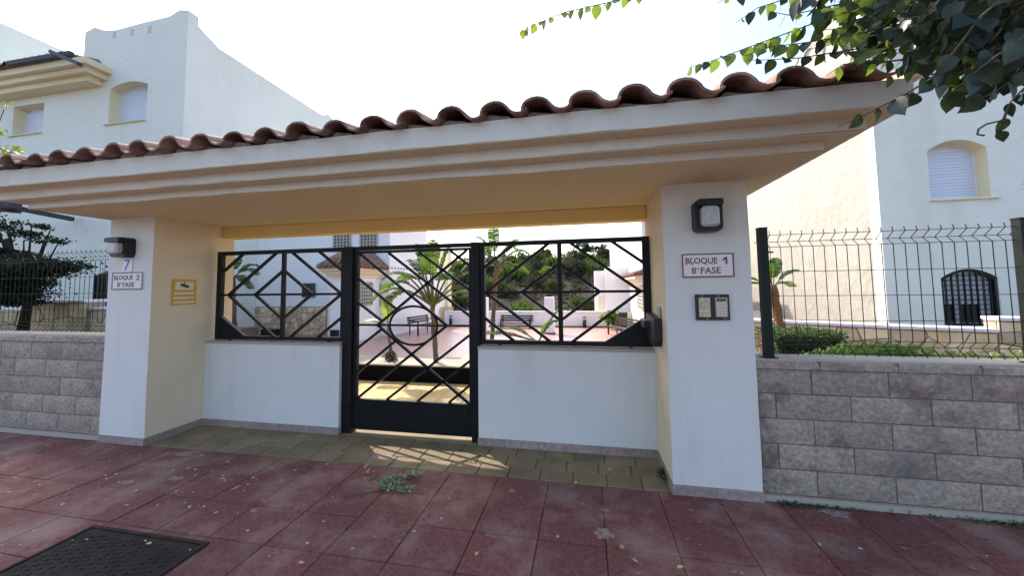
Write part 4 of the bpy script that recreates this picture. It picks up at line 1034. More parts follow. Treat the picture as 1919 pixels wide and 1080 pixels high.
SH = [ # px, py, Y, size, kind, label
 (1040, 500, 40, 2.6, 1, 'round bright green shrub high on the hill beside the railing upright'),
 (968, 505, 44, 2.6, 0, 'olive shrub on the upper left of the hillside'), (1010, 500, 46, 2.6, 0, 'olive bush below the hill skyline'),
 (958, 525, 32, 2.5, 1, 'broad green shrub on the mid slope beside the palm'), (1002, 515, 36, 1.9, 2, 'pale grey green shrub on the mid slope'),
 (1030, 528, 34, 1.3, 3, 'small bright green shrub in the middle of the slope'), (1070, 535, 33, 2.5, 2, 'wide dry grey shrub on the mid slope'),
 (1062, 515, 38, 1.8, 0, 'dark olive shrub right of the bright green one'), (1095, 525, 36, 1.7, 0, 'olive shrub on the right slope'),
 (1008, 545, 28, 1.5, 2, 'grey shrub on the lower slope'), (1042, 550, 26, 1.3, 0, 'small olive shrub on the lower slope'),
 (1120, 520, 34, 2.0, 1, 'green shrub on the slope beside the white stepped wall'), (940, 548, 25, 1.8, 0, 'dark shrub behind the palm trunk on the lower slope'),
 (1062, 590, 17, 1.5, 3, 'bright green bush just beyond the parapet near the pillar'), (1000, 580, 16.5, 1.4, 0, 'dark green bush just beyond the parapet'),
 (966, 585, 15.5, 1.0, 3, 'yellow green bush beyond the parapet beside the palm trunk'), (1030, 578, 16, .9, 1, 'leafy green bush beside the slim pillar'),
 (975, 570, 18, 1.7, 1, 'deep green bush beyond the parapet above the bench'), (1100, 580, 20, 1.4, 0, 'dark bush at the foot of the hill on the right'),
 (1125, 585, 17, 1.0, 2, 'grey bush beside the cream niche wall'), (850, 555, 22, 2.0, 0, 'dark green bush right of the leaning palm crown'),
 (868, 520, 30, 2.4, 2, 'grey green shrub behind the palm crown'), (855, 500, 38, 2.6, 0, 'dark shrub on the hill left of the gate post'),
 (880, 575, 16, 1.2, 1, 'leafy bush beyond the parapet seen through the gate'), (850, 583, 15.5, 1.0, 3, 'bright bush beyond the parapet left of the gate post'),
 (920, 515, 38, 2.5, 0, 'olive shrub behind the tall palm'), (912, 545, 27, 1.8, 1, 'green shrub low behind the tall palm'),
 (1082, 480, 52, 2.4, 0, 'dark shrub on the crest of the hill'), (1130, 490, 48, 2.2, 2, 'grey scrub bush on the right crest'),
 (985, 482, 52, 2.4, 2, 'grey scrub on the left crest'), (1018, 478, 55, 2.4, 0, 'dark scrub on the middle crest'), (952, 490, 50, 2.6, 0, 'dark scrub at the left end of the crest')]
for (px, py, Y, s, k, lab) in SH:
    p = at(px, py, Y); x = p.x; z = hz(x, Y)
    t = thing('shrub', lab, 'shrub', (x, Y, z), 'shrubs on the hillside')
    sc = s * .8
    c = bpy.data.objects.new('crown', sm[(k, q.randint(0, 1))]); COL.objects.link(c); c.parent = t
    lift = max(0, p.z - z - s * .3)
    c.scale = (sc, sc, sc * q.uniform(.85, 1.1)); c.rotation_euler = (0, 0, q.uniform(0, 6.28))
    c2 = bpy.data.objects.new('trunk', stm); COL.objects.link(c2); c2.parent = t; c2.scale = (sc * .8, sc * .8, sc * .8)
scr = MB()
for _ in range(1700):
    x = q.uniform(-40, 34); y = 17.5 + 45 * q.random() ** 1.2; s = q.uniform(.25, .8)
    for i in range(16): leafquad(scr, Vector((x + q.gauss(0, s * .4), y + q.gauss(0, s * .4), hz(x, y) + abs(q.gauss(0, s * .35)))), s * .5, q)
put(scr, 'dry_scrub', M_shrub[2], None, kind='stuff', recalc=False)
scr = MB()
for _ in range(500):
    x = q.uniform(-40, 34); y = 17.5 + 45 * q.random() ** 1.2; s = q.uniform(.3, .8)
    for i in range(26): leafquad(scr, Vector((x + q.gauss(0, s * .4), y + q.gauss(0, s * .4), hz(x, y) + abs(q.gauss(0, s * .4)))), s * .3, q)
put(scr, 'green_scrub', M_shrub[0], None, kind='stuff', recalc=False)
# trees on the crest
for (px, py, lab) in ((1097, 466, 'umbrella shaped pine standing on the hill crest'), (1133, 470, 'feathery tree on the crest beside the white wall'), (1024, 474, 'tiny lone tree on the crest of the hill')):
    Y = 56; p = at(px, py, Y); z = hz(p.x, Y); s = 1.9 if px != 1024 else 1.1
    t = thing('tree', lab, 'tree', (p.x, Y, z), 'trees on the hill crest')
    put(MB().tube([(p.x, Y, z - .3), (p.x, Y, max(p.z, z + 1))], [.18, .08], 6), 'trunk', M_palmtrunk, t)
    mb = MB(); cluster(mb, (p.x, Y, max(p.z, z + 1)), (s, s, s * .45), 700, .3, q, .4, 14); put(mb, 'crown', M_tree, t, recalc=False)

# ------------------------------------------------------------------ palms (strelitzia)
def paddle(mb_blade, mb_stem, base, tip_dir, length, width, droop, q, pet=.5, splits=True, fold=.3, nseg=16):
    """leaf: curved midrib from base; petiole then split blade"""
    d = Vector(tip_dir).normalized(); pts = []; p = Vector(base); L_ = length; n = nseg + 6
    for i in range(n + 1):
        pts.append(p.copy()); s = i / n
        dd = (d + Vector((0, 0, -droop * s * s * 2.2))).normalized(); p = p + dd * (L_ / n)
    npet = int(n * pet)
    mb_stem.tube(pts, [max(.004, .022 * (1 - .75 * i / n) * length) for i in range(n + 1)], 5)
    side = d.cross(Vector((0, 0, 1)))
    if side.length < .1: side = Vector((1, 0, 0))
    side.normalize()
    a = q.uniform(-.5, .5); 
    nb = n - npet
    for sgn in (-1, 1):
        off = 0
        for i in range(nb):
            s0 = i / nb; s1 = (i + .88 if splits and q.random() < .6 else i + 1.0) / nb
            def pt(s):
                f = npet + s * nb; k = min(int(f), n - 1); fr_ = f - k; return pts[k].lerp(pts[k + 1], fr_)
            def wd(s): return width / 2 * (max(0.0, math.sin(math.pi * min(1, s * .93 + .05))) ** .55)
            A, B = pt(s0), pt(min(s1, 1)); t = (B - A).normalized(); nn = side.cross(t).normalized()
            if nn.z < 0: nn = -nn
            jig = q.uniform(-.12, .05) if splits else 0
            o0 = side * sgn * wd(s0) + nn * wd(s0) * (fold + jig) + t * wd(s0) * .35
            o1 = side * sgn * wd(s1) + nn * wd(s1) * (fold + jig) + t * wd(s1) * .35
            k = len(mb_blade.v); m0 = A + o0 * .55 + nn * .01; m1 = B + o1 * .55 + nn * .01
            A2 = A + o0; B2 = B + o1; A2.z -= wd(s0) * .25; B2.z -= wd(s1) * .25
            mb_blade.v += [tuple(x) for x in (A, B, m1, m0, B2, A2)]; mb_blade.f += [(k, k + 1, k + 2, k + 3), (k + 3, k + 2, k + 4, k + 5)]; mb_blade.sm += [False, False]
def palm(name, label, base, crown, leaves, trunk_r, mat, boot=.4, group='paddle leaved palms in the courtyard', bulb=0, seed=1):
    q = random.Random(seed); base = Vector(base); crown = Vector(crown)
    t = thing(name, label, 'palm', base, group)
    ax = crown - base; pts = [base + ax * (i / 10) + Vector((q.uniform(-.01, .01), 0, 0)) for i in range(11)]
    k = int(10 * (1 - boot))
    put(MB().tube([base + Vector((0, 0, -.03))] + pts[:k + 1], [trunk_r * 1.25] + [trunk_r * (1 + .12 * (i % 2)) for i in range(k + 1)], 9), 'trunk', M_palmtrunk, t)
    if boot > 0: put(MB().tube(pts[k:], [trunk_r * (.85 + .10 * ((i) % 2) + .05 * i) for i in range(len(pts[k:]))], 9), 'leaf_sheath', M_palmboot, t)
    if bulb:
        mb = MB()
        for _ in range(240): leafquad(mb, base + Vector((q.gauss(0, bulb * .55), q.gauss(0, bulb * .55), bulb * q.uniform(.1, 1.6))), bulb * .6, q)
        put(mb, 'root_fibre', M_palmtrunk, t, recalc=False, kind='stuff')
    for (dx, dy, dz, L_, w, dr, pt) in leaves:
        bl, st = MB(), MB(); b0 = crown + Vector((dx, dy, 0)).normalized() * trunk_r * .6 if abs(dx) + abs(dy) > .01 else crown
        paddle(bl, st, b0, (dx, dy, dz), L_, w, dr, q, pt)
        lf = put(bl, 'leaf', mat, t, recalc=False); put(st, 'petiole', M_petiole, lf)
    return t
# centre palm seen through the gate: trunk 818,678 -> crown ~ (812,560)
b_ = atz(818, 680, cz); c_ = at(811, 572, b_.y)
LV = [(-1, .2, .95, 1.25, .40, .75, .5), (-1, -.3, .75, 1.15, .38, .8, .48), (-.8, .5, 1.2, 1.2, .40, .65, .5), (-.35, .1, 1.6, 1.15, .34, .3, .55), (.25, .2, 1.6, 1.1, .34, .35, .55),
      (.8, .3, 1.2, 1.1, .38, .65, .5), (1, -.2, .9, 1.0, .36, .75, .48), (.9, .6, .7, 1.0, .34, .8, .46), (-.9, .1, .6, 1.05, .36, .85, .45), (.1, -.4, 1.4, 1.0, .32, .5, .55),
      (-.6, -.5, 1.2, 1.1, .36, .7, .5), (.5, -.5, 1.2, 1.0, .34, .7, .5), (-.12, .3, 1.6, 1.22, .28, .12, .62), (-.6, .4, 1.5, 1.2, .36, .5, .52), (.6, .1, 1.4, 1.1, .34, .5, .52)]
palm('palm', 'largest paddle leaved palm with orange leaf sheath seen through the gate', b_, c_, LV, .042, M_palmleaf, .28, seed=3)
# tall palm right of gate post
b_ = atz(922, 652, cz); c_ = at(931, 500, b_.y)
LV = [(-.05, 0, 1.5, 1.05, .26, .0, .35), (-.6, .3, .8, .9, .34, .6, .4), (.6, .2, .7, .85, .34, .7, .4), (.9, -.2, .4, .8, .3, .7, .4), (-.9, -.2, .3, .8, .3, .7, .4),
      (.3, .5, .9, .85, .3, .6, .4), (-.3, -.5, .9, .8, .3, .6, .4), (.7, .5, .2, .8, .3, .7, .4), (-.7, .5, .3, .8, .3, .7, .4), (.2, -.6, .4, .7, .3, .8, .4), (.5, 0, 1.1, .8, .28, .5, .4), (-.4, .0, 1.1, .85, .3, .5, .4)]
palm('palm', 'tall slender palm with one upright leaf just right of the gate post', b_, c_, LV, .045, M_palmleaf, .35, seed=4)
# young yellow-green palm with fibrous bulb
b_ = atz(733, 677, cz); c_ = at(729, 610, b_.y)
palm('palm', 'young palm with two lime green leaves and a fibrous bulb', b_, c_, [(-.02, 0, 1.2, .52, .24, .05, .2), (-1, 0, .35, .50, .24, .35, .25)], .03, M_palmyoung, .6, bulb=.09, seed=5)
# small palm right
b_ = atz(1008, 655, cz); c_ = at(1008, 640, b_.y)
palm('palm', 'small spreading palm with broad low leaves behind the right railing', b_, c_, [(-1, -.1, .28, 1.25, .42, .25, .25), (.5, 0, .9, .95, .42, .3, .25), (-.8, .3, .5, .9, .3, .4, .3), (.3, -.2, .6, .7, .3, .5, .3)], .045, M_palmleaf, .3, seed=6)
# leaning palm behind the right fence
b_ = at(1478, 628, 5.3); b_.z = .5; c_ = at(1447, 535, 5.3)
palm('palm', 'short leaning palm with orange sheath behind the right fence post', b_, c_, [(-1, 0, .5, .42, .2, .4, .4), (.15, .1, 1, .36, .22, .2, .3), (.55, 0, .6, .34, .22, .4, .3), (-.2, -.3, .9, .34, .2, .4, .3), (.7, .3, .2, .3, .18, .5, .3), (-.8, .3, .2, .3, .2, .4, .3)], .05, M_palmleaf, .55, seed=7)
# palm crown at left behind left jamb
b_ = at(440, 640, 7.4); b_.z = cz; c_ = at(436, 520, 7.4)
palm('palm', 'palm with drooping leaves half hidden behind the left jamb', b_, c_, [(1, 0, .7, .75, .3, .8, .3), (.8, .3, 1.0, .7, .3, .7, .35), (.3, -.2, 1, .6, .3, .6, .35), (1, -.3, .2, .6, .3, .8, .3), (-.6, .2, .7, .7, .3, .7, .35), (.6, 0, -.1, .6, .28, .7, .3)], .06, M_palmleaf, .4, seed=8)

# planter plants
mb = MB(); cluster(mb, at(790, 577, 12.9), (.42, .2, .25), 500, .12, q, .3); t = put(mb, 'planter_shrub', M_shrub[1], recalc=False); tag(t, 'green shrub growing in the rubble planter behind the palm', 'shrub')
mb = MB(); cluster(mb, at(1150, 597, 11.3), (.35, .15, .22), 350, .12, q, .3); t = put(mb, 'planter_shrub', M_shrub[3], recalc=False); tag(t, 'yellow green shrub in front of the cream planter wall', 'shrub')

# hedge and creeper behind the right wall
hd = thing('hedge', 'clipped dark green hedge behind the right fence', 'hedge', (2.2, 4.2, .5))
a = at(1446, 622, 4.3); b = at(1585, 622, 4.3)
mb = MB()
for _ in range(5200):
    x = q.uniform(a.x, b.x); y = q.uniform(4.25, 4.75); z = q.uniform(.55, a.z)
    f_ = q.random()
    if f_ < .45: y = 4.25 + abs(q.gauss(0, .03))
    elif f_ < .75: z = a.z - abs(q.gauss(0, .03)) + .02 * noise.noise(Vector((x * 9, y * 9, 0)))
    leafquad(mb, Vector((x, y, z)), .028, q)
put(mb, 'hedge_foliage', M_hedge, hd, recalc=False)
put(MB().box(a.x + .05, b.x - .05, 4.3, 4.7, .5, a.z - .05), 'hedge_twigs', M_joint, hd)
put(MB().box(1.24, 2.0, 3.60, 3.66, .4, .975), 'bed_edging', M_black, None, kind='structure')
mb = MB()
for _ in range(4200):
    px = q.triangular(1525, 1750, 1640); x = at(px, 660, 3.7).x; y = q.uniform(3.42, 4.1)
    h = .14 * max(.15, 1 - abs(px - 1640) / 130) + .02
    leafquad(mb, Vector((x, y, .97 - (y - 3.42) * .17 + h * q.uniform(-1.6, 1))), .04, q)
for _ in range(900):
    x = q.uniform(2.3, 5); y = q.uniform(3.42, 3.7); leafquad(mb, Vector((x, y, 1.0 + q.uniform(-.05, .03))), .04, q)
put(mb, 'ground_creeper', M_cover, None, kind='stuff', recalc=False)

# dark tree behind left fence
TR = thing('tree', 'dark leafy tree with open upper branches behind the left fence', 'tree', (-8.6, 4.2, .9))
tb = Vector((-8.7, 4.25, .9))
br = MB(); br.tube([tb, tb + Vector((.1, 0, .7)), at(10, 450, 4.2)], [.07, .05, .03], 7)
tips = [(20, 440), (60, 420), (95, 430), (110, 455), (10, 410), (45, 450), (85, 445), (20, 500), (60, 500), (100, 500), (120, 510), (40, 530), (-40, 430), (-60, 500), (-20, 380)]
for (px, py) in tips:
    e_ = at(px, py, 4.2 + q.uniform(-.2, .3)); br.tube([tb + Vector((.05, 0, .55)), (tb + e_) / 2 + Vector((0, 0, .25)), e_], [.03, .018, .007], 5)
M_bark = material('dark_bark', (0.018, 0.014, 0.012), 0.95, (0.035, 0.028, 0.022), 20, 0.8, spec=0.1)
put(br, 'limbs', M_bark, TR)
cr = MB()
for (px, py, rx, rz_, n) in ((8, 420, .16, .13, 260), (45, 438, .2, .07, 240), (68, 424, .13, .06, 160), (95, 452, .16, .07, 200), (60, 440, .14, .06, 120), (5, 452, .15, .05, 120),
                            (0, 520, .62, .26, 6500), (-20, 560, .7, .2, 3000), (70, 505, .42, .17, 3000), (100, 500, .28, .09, 900), (40, 475, .4, .09, 900), (30, 560, .5, .14, 2000), (110, 495, .14, .05, 160), (30, 540, .42, .13, 1000), (-60, 480, .5, .4, 1300), (-120, 500, .6, .5, 1300), (75, 530, .25, .08, 300), (-40, 400, .35, .2, 500)):
    cluster(cr, at(px, py, 4.25), (rx, .3, rz_), n, .045, q, .3, 9)
for (px, py, rx, rz_, n) in ((-10, 515, .62, .22, 5000), (50, 505, .42, .13, 2600), (95, 497, .24, .08, 900), (10, 552, .45, .12, 2200), (-60, 540, .6, .3, 3000)):
    for _ in range(n):
        u = Vector((q.gauss(0, .45), q.gauss(0, .45), q.gauss(0, .45))); c_ = at(px, py, 4.15); leafquad(cr, c_ + Vector((u.x * rx, u.y * .5, u.z * rz_ * 1.3)), .045, q)
put(cr, 'crown', M_tree, TR, recalc=False)
# leafy sprig at far left edge of the frame
sg = thing('climbing_plant', 'thin leafy shoots at the far left edge in front of the upper house', 'plant', at(-40, 320, 3.0).to_tuple())
mb = MB(); s_ = MB()
s_.tube([at(-60, 330, 3), at(0, 290, 3), at(22, 283, 3)], .004, 5).tube([at(-60, 330, 3), at(-5, 240, 3), at(8, 205, 3)], .004, 5)
for (px, py, n) in ((3, 197, 12), (6, 250, 10), (15, 283, 30), (35, 281, 16), (2, 300, 16), (-30, 280, 80), (-20, 230, 40)): 
    for _ in range(n): leafquad(mb, at(px + q.gauss(0, 9), py + q.gauss(0, 4), 3.0 + q.uniform(-.05, .05)), .05, q)
put(s_, 'stems', M_stem, sg); put(mb, 'leaves', M_leafbg, sg, recalc=False)

# ------------------------------------------------------------------ overhanging vine, upper right
VN = thing('bougainvillea', 'dark leafy vine overhanging the gateway roof from the upper right', 'vine', (4.3, 1.0, 0))
q = random.Random(21)
def heart_leaf(w, l):
    half = [(0, 0), (.30, .06), (.47, .22), (.50, .42), (.40, .62), (.22, .82), (.06, .96), (0, 1.06)]
    v = []; 
    for (x, y) in half: v.append((x * w, y * l, .10 * w * abs(x) * 2 - .10 * l * y * y))
    for (x, y) in half[1:-1]: v.append((-x * w, y * l, .10 * w * abs(x) * 2 - .10 * l * y * y))
    mid = [(0, y * l, -.10 * l * y * y) for y in (.25, .5, .75)]
    n = len(v); v += mid
    # right half: indices 0..7, left: 8..13, mid 14..16
    f = [(0, 1, 2, 14), (14, 2, 3, 15), (15, 3, 4, 16), (16, 4, 5), (16, 5, 6, 7), (0, 14, 9, 8), (14, 15, 10, 9), (15, 16, 11, 10), (16, 12, 11), (16, 7, 13, 12)]
    return v, f
def orient(p, d, n):
    d = d.normalized(); s = d.cross(n)
    if s.length < .05: s = d.orthogonal()
    s.normalize(); n2 = s.cross(d)
    mm = Matrix((s, d, n2)).transposed().to_4x4(); mm.translation = p; return mm
hv, hf = heart_leaf(.80, 1.0)
def mk(mat, nm):
    return MB().add(hv, hf, True).data(nm, mat, recalc=False)
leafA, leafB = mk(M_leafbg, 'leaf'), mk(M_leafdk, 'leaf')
mass = MB(); massb = MB()
nleaf = [0]
def add_leaf(p, d, n, size, dark, single):
    mm = orient(p, d, n)
    if single and nleaf[0] < 290:
        o = bpy.data.objects.new('leaf', leafB if dark else leafA); COL.objects.link(o); o.parent = VN
        mm2 = mm.copy(); mm2.translation = p - Vector(VN.location); o.matrix_local = mm2 @ Matrix.Scale(size, 4); nleaf[0] += 1
    else:
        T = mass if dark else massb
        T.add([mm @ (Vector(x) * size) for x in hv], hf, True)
stems = MB()
def spray(pts, Y0, Y1, size, dark, step=.035, single=True, hang=.9, rad=.004):
    P3 = []
    for i, (px, py) in enumerate(pts):
        s = i / (len(pts) - 1); P3.append(at(px, py, Y0 + (Y1 - Y0) * s))
    stems.tube(P3, [rad * .55 * (1.4 - .9 * i / (len(P3) - 1)) for i in range(len(P3))], 5)
    acc = 0; sd = 1
    for a, b in zip(P3[:-1], P3[1:]):
        L_ = (b - a).length; n = max(1, int(L_ / step))
        for k in range(n):
            p = a.lerp(b, (k + q.random() * .6) / n); t = (b - a).normalized(); sd = -sd
            d = t * .35 + Vector((q.gauss(0, .25), q.gauss(0, .35), -hang)) + t.cross(Vector((0, 0, 1))) * sd * .45
            nn = Vector((q.gauss(0, .6), -1 + q.gauss(0, .4), q.gauss(.2, .5)))
            add_leaf(p, d, nn, size * .88 * q.uniform(.7, 1.2), dark if isinstance(dark, bool) else q.random() < dark, single)
    return P3
# light sprays against the sky (tips first seen)
spray([(1330, -75), (1230, -25), (1150, 2), (1060, 22), (985, 52), (972, 62)], 1.5, 1.6, .052, False, .026, hang=1.1)
spray([(1620, 10), (1520, 45), (1430, 78), (1350, 108), (1288, 128)], 1.45, 1.55, .058, .15, .027, hang=1.0)
spray([(1720, 40), (1620, 60), (1520, 78), (1440, 88), (1395, 104)], 1.4, 1.5, .058, .5, .03)
spray([(1680, 75), (1600, 92), (1500, 108), (1430, 112), (1400, 112)], 1.45, 1.5, .055, .7, .035)
spray([(1560, -30), (1480, -5), (1420, 14), (1380, 42)], 1.6, 1.65, .05, .3, .03)
spray([(1480, -50), (1400, -25), (1345, 5)], 1.6, 1.65, .048, .3, .04)
spray([(1660, -10), (1560, 10), (1480, 28), (1440, 20)], 1.5, 1.55, .055, .5, .03)
spray([(1700, 110), (1640, 118), (1580, 120), (1550, 140)], 1.35, 1.45, .052, .8, .04)
spray([(1900, -20), (1840, 30), (1790, 95), (1745, 148), (1690, 180), (1620, 215), (1572, 236)], 1.15, 1.3, .062, True, .032, hang=.7, rad=.006)
spray([(1800, 110), (1760, 150), (1720, 175), (1690, 190)], 1.2, 1.3, .062, True, .035, hang=.8)
spray([(1930, 60), (1860, 110), (1800, 160), (1770, 185)], 1.1, 1.25, .065, True, .035, hang=.9)
spray([(1950, 120), (1900, 150), (1850, 180), (1800, 190)], 1.15, 1.3, .062, True, .035, hang=.9)
spray([(1920, 165), (1895, 190), (1886, 215), (1880, 240), (1872, 255)], 1.15, 1.2, .045, True, .05, hang=.6, rad=.003)
stems.tube([at(*p, 1.18) for p in ((1892, 195), (1880, 225), (1850, 232), (1834, 242), (1832, 252), (1845, 254))], .0025, 5)
# interior mass
for _ in range(420):
    px = q.triangular(1480, 2050, 1880); lim = 40 + (px - 1480) * .38
    py = q.uniform(-160, min(lim, 165)); Y = q.uniform(1.2, 1.9)
    a0 = (px + q.uniform(40, 110), py - q.uniform(20, 70)); mid = (px + 30, py - q.uniform(0, 20)); e_ = (px - q.uniform(20, 60), py + q.uniform(0, 30))
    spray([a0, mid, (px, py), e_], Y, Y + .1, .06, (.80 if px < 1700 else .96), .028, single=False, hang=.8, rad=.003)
# unseen upper crown, added to shade the foliage below, and the trunk to the right
cw = Vector((3.0, 1.4, 3.4))
for _ in range(2600):
    u = Vector((q.gauss(0, .55), q.gauss(0, .5), q.gauss(0, .38))); p = cw + Vector((u.x * 1.5, u.y * 1.3, u.z))
    pr_ = p - EYE; f_ = pr_.dot(CF)
    if f_ > 0 and (PCX + FOC * pr_.dot(CX) / f_) < 1919 and (PCY + FOC * pr_.dot(CD) / f_) > 0: continue
    add_leaf(p, Vector((q.gauss(0, 1), q.gauss(0, 1), -.6)), Vector((q.gauss(0, .6), q.gauss(0, .6), 1)), .085, True, False)
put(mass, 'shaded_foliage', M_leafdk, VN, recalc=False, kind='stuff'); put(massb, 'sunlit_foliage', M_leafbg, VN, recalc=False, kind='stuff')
put(stems, 'twigs', M_stem, VN, kind='stuff')
tk = MB().tube([(4.3, 1.0, 0), (4.25, 1.05, 1.0), (4.1, 1.1, 2.0), (3.8, 1.2, 2.8), (3.2, 1.35, 3.2), (2.4, 1.45, 3.1)], [.11, .10, .085, .06, .04, .02], 9)
tk.tube([(4.1, 1.1, 2.0), (3.4, 1.2, 2.5), (2.7, 1.25, 2.7), (2.2, 1.25, 2.6)], [.05, .035, .02, .01], 7)
put(tk, 'trunk', M_stem, VN)

# ------------------------------------------------------------------ things on the pavement
MH = thing('manhole_cover', 'square cast iron manhole cover set in the red pavement', 'manhole cover', (-2.85, 1.55, 0))
mx0, mx1, my0, my1 = -3.33, -2.37, 1.12, 2.02
put(MB().ring([(mx0, my0), (mx1, my0), (mx1, my1), (mx0, my1)], [(mx0 + .03, my0 + .03), (mx1 - .03, my0 + .03), (mx1 - .03, my1 - .03), (mx0 + .03, my1 - .03)], 'y', 0, 1), 'x', None) if False else None
fm = MB()
for (a0, a1, b0, b1) in ((mx0, mx1, my0, my0 + .025), (mx0, mx1, my1 - .025, my1), (mx0, mx0 + .025, my0 + .026, my1 - .026), (mx1 - .025, mx1, my0 + .026, my1 - .026)): fm.cbox(a0, a1, b0, b1, -.01, .010, .003)
put(fm, 'frame', M_manhole, MH)
put(MB().box(mx0 + .032, mx1 - .032, my0 + .032, my1 - .032, -.01, .004), 'lid', M_manhole, MH)
tr = MB(); ii = 0
x = mx0 + .07
while x < mx1 - .07:
    y = my0 + .06 + (.02 if ii % 2 else 0)
    while y < my1 - .06:
        if not (-3.02 < x < -2.78 and 1.50 < y < 1.70): tr.cbox(x - .022, x + .022, y - .009, y + .009, .0041, .009, .003)
        y += .04
    x += .06; ii += 1
tr.cbox(-3.0, -2.80, 1.52, 1.68, .0041, .008, .003)
put(tr, 'tread_pattern', M_manhole, MH, kind='stuff')
# fallen leaves
fl = MB().add([(x_ * .8, y_, .12 * x_ * x_ + .1 * y_ * (1 - y_)) for (x_, y_, z_) in [(v[0] / .8, v[1], 0) for v in hv]], hf, True).data('fallen_leaf', M_dryleaf, recalc=False)
M_yleaf = material('yellow_fallen_leaf', (0.62, 0.46, 0.16), 0.7, (0.5, 0.33, 0.12), 40, 0.7)
fly = fl.copy(); fly.materials[0] = M_yleaf
LF = [(780, 996, 'apron front'), (1308, 980, ''), (1303, 995, ''), (1270, 1065, ''), (895, 1035, ''), (145, 1022, ''), (285, 1018, ''), (700, 1010, ''), (560, 1055, ''),
      (1195, 1055, ''), (1165, 1030, ''), (1010, 935, ''), (370, 888, ''), (350, 880, ''), (240, 948, ''), (25, 897, ''), (510, 915, ''), (440, 915, ''), (335, 920, ''), (610, 872, ''),
      (700, 875, ''), (520, 828, ''), (610, 830, ''), (890, 852, ''), (1140, 880, ''), (985, 880, ''), (1620, 985, ''), (1535, 1018, ''), (1700, 1030, ''), (1830, 1070, ''), (1080, 907, ''), (1075, 915, ''), (1300, 957, ''), (480, 828, '')]
for k, (px, py, _) in enumerate(LF):
    p = atz(px, py, .006); s = q.uniform(.026, .042)
    yel = k % 3 == 0 and True
    o = bpy.data.objects.new('fallen_leaf', fly if yel else fl); COL.objects.link(o); o.location = p; o.scale = (s * .8, s, s); o.rotation_euler = (q.uniform(-.25, .25), q.uniform(-.3, .3), q.uniform(0, 6.28))
    lm = [((145, 1022), 'on the manhole cover'), ((735, 905), 'beside the fallen green sprig'), ((1262, 927), 'near the foot of the right pillar'), ((223, 835), 'near the foot of the left pillar'),
          ((770, 830), 'on the yellowish apron before the gate'), ((1700, 980), 'on the red paving below the right block wall'), ((1080, 1060), 'on the red paving at the bottom middle'), ((30, 900), 'on the red paving below the left block wall'),
          ((520, 930), 'on the red paving left of the sprig'), ((400, 850), 'on the paving just before the left low wall'), ((1060, 890), 'on the paving before the right low wall'), ((600, 1050), 'on the red paving right of the manhole cover')]
    l_ = min(lm, key=lambda a: (a[0][0] - px) ** 2 + 3 * (a[0][1] - py) ** 2)[1]
    tag(o, ('larger' if s > .034 else 'tiny') + (' yellowish' if yel else ' dry brown') + ' leaf ' + l_, 'leaf', 'dry leaves fallen on the paving')
fk = MB()
def blob(mb, c, r, n, z, jag, el=1.0, rot=0.0):
    v = []
    for k in range(n):
        a = k * 2 * math.pi / n; rr = r * (1 + jag * q.uniform(-1, 1)); x, y = rr * math.cos(a) * el, rr * math.sin(a)
        v.append((c[0] + x * math.cos(rot) - y * math.sin(rot), c[1] + x * math.sin(rot) + y * math.cos(rot), z))
    mb.add(v, [tuple(range(n))])
for _ in range(260):
    c = (q.gauss(-3.6, 1.0), q.gauss(2.6, .35)) if q.random() < .5 else (q.uniform(-6, 3), q.uniform(1.2, 3.05))
    if not 1.1 < c[1] < 3.09: continue
    blob(fk, c, q.choice((.003, .004, .004, .006, .009)), 6, .0035 + q.uniform(0, .0015), .4, q.uniform(1, 2), q.uniform(0, 3))
put(fk, 'mortar_flecks', M_pink, None, kind='stuff', recalc=False)
gum = MB()
for _ in range(160):
    c = (q.uniform(-6.5, 3.2), q.uniform(1.2, 3.65)); blob(gum, c, q.choice((.004, .006, .008)), 7, .0062 + q.uniform(0, .001), .35, q.uniform(1, 2.5), q.uniform(0, 3))
put(gum, 'dark_grit', M_joint, None, kind='stuff', recalc=False)
M_splat = material('pale_mortar_splash', (0.34, 0.25, 0.21), 0.95, (0.22, 0.13, 0.115), 30, 0.9, 0.001, 120)
for (px, py, r, el) in ((1132, 1002, .055, 1.2), (1135, 958, .024, 1.3), (712, 856, .06, 1.6), (345, 852, .05, 1.8), (330, 898, .03, 1.8), (960, 921, .02, 1.4), (240, 905, .03, 2.0), (475, 958, .02, 1.5), (1560, 962, .05, 2.0)):
    c = atz(px, py, 0); mb = MB(); blob(mb, c, r, 22, .0030, .42, el, q.uniform(-.3, .3)); put(mb, 'mortar_splash', M_splat, sidewalk, loc=(c.x, c.y, 0), recalc=False)
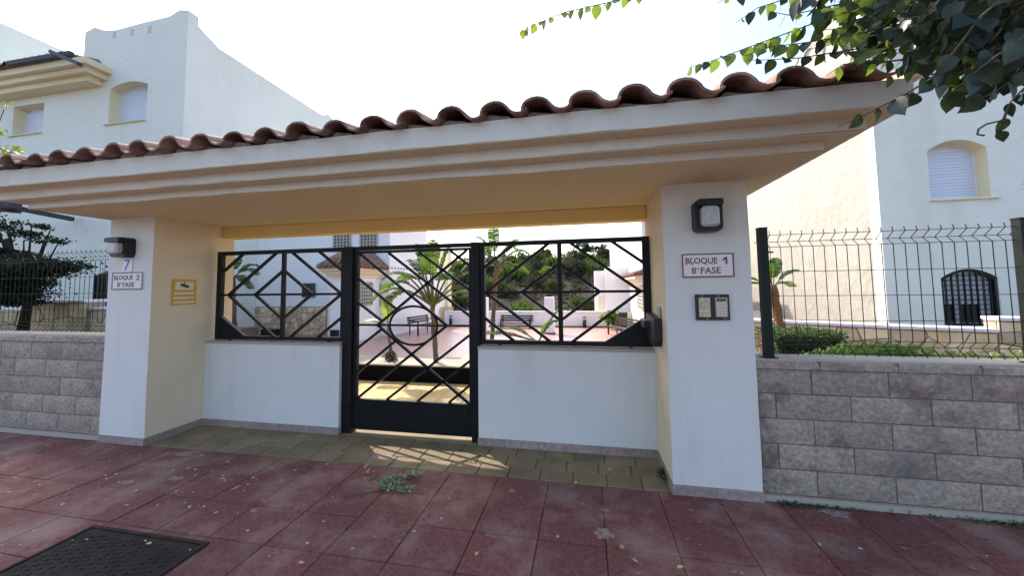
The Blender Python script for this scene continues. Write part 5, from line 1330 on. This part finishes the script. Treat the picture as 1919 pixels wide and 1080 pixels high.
# broken green sprig
SP = thing('fallen_sprig', 'broken green sprig with a bare twig lying on the red paving before the gate', 'sprig', atz(735, 905, .004).to_tuple())
st = MB(); w = [atz(*p, .012) for p in ((645, 932), (690, 924), (725, 919), (772, 919))]; st.tube(w, [.003, .004, .004, .003], 5)
w2_ = [atz(*p, .014) for p in ((722, 919), (716, 908), (735, 898), (765, 892), (790, 892))]; st.tube(w2_, [.003] * 5, 5)
put(st, 'twig', M_stem, SP)
M_sprig = material('sprig_leaf', (0.10, 0.22, 0.09), 0.5, (0.16, 0.30, 0.13), 40, 0.7)
lf2 = MB().add([(x[0] * .55, x[1], x[2]) for x in hv], hf, True).data('leaf', M_sprig, recalc=False)
for seg in (w2_, w[2:], [atz(716, 906, .015), atz(740, 904, .015), atz(755, 908, .015)]):
    for a, b in zip(seg[:-1], seg[1:]):
        n = max(2, int((b - a).length / .013))
        for k in range(n):
            p = a.lerp(b, k / n) + Vector((0, 0, q.uniform(0, .015)))
            ang = q.choice((-1, 1)) * q.uniform(.7, 1.4) + math.atan2((b - a).y, (b - a).x) - math.pi / 2
            o = link(lf2, 'leaf', SP, p); s = q.uniform(.04, .06); o.scale = (s, s, s); o.rotation_euler = (q.uniform(-.1, .6), q.uniform(-.5, .5), ang)
dl = thing('leaf_litter', 'little heap of curled brown leaves beside the green sprig', 'leaves', atz(697, 895, .004).to_tuple())
for _ in range(16):
    p = atz(697 + q.gauss(0, 10), 892 + q.gauss(0, 9), .008); o = link(fl, 'leaf', dl, p); s = q.uniform(.025, .045); o.scale = (s * .7, s, s); o.rotation_euler = (q.uniform(-.6, .6), q.uniform(-.8, .8), q.uniform(0, 6.3))
# weeds and dark moss at the foot of the right block wall
mb = MB()
for _ in range(700):
    x = q.choice((q.triangular(1.28, 1.9, 1.4), q.triangular(2.2, 3.3, 2.7), q.uniform(1.3, 6))); leafquad(mb, Vector((x, 3.112 - abs(q.gauss(0, .022)), q.uniform(0, .016))), .018, q)
put(mb, 'wall_foot_moss', M_hedge, None, kind='stuff', recalc=False)
mb = MB()
for _ in range(90): leafquad(mb, Vector((q.gauss(.575, .012), q.gauss(3.35, .05), q.uniform(0, .05))), .028, q)
tag(put(mb, 'weed', M_hedge, recalc=False), 'small weed growing in the corner at the foot of the right pillar', 'weed')

# copies of the small leaves: say which of the look-alikes each one is
from collections import defaultdict
same = defaultdict(list)
for o in bpy.data.objects:
    if o.name.startswith('fallen_leaf') and o.get('label'): same[o['label']].append(o)
NTH = ['leftmost', 'second from the left', 'third from the left', 'fourth from the left', 'fifth from the left']
for lab, obs in same.items():
    if len(obs) > 1:
        obs.sort(key=lambda o: (o.location - EYE).dot(CX) / (o.location - EYE).dot(CF))
        for k, o in enumerate(obs):
            w_ = ('rightmost' if k == len(obs) - 1 else NTH[k])
            o['label'] = w_ + ' ' + lab.replace('on the red paving', 'on red paving')
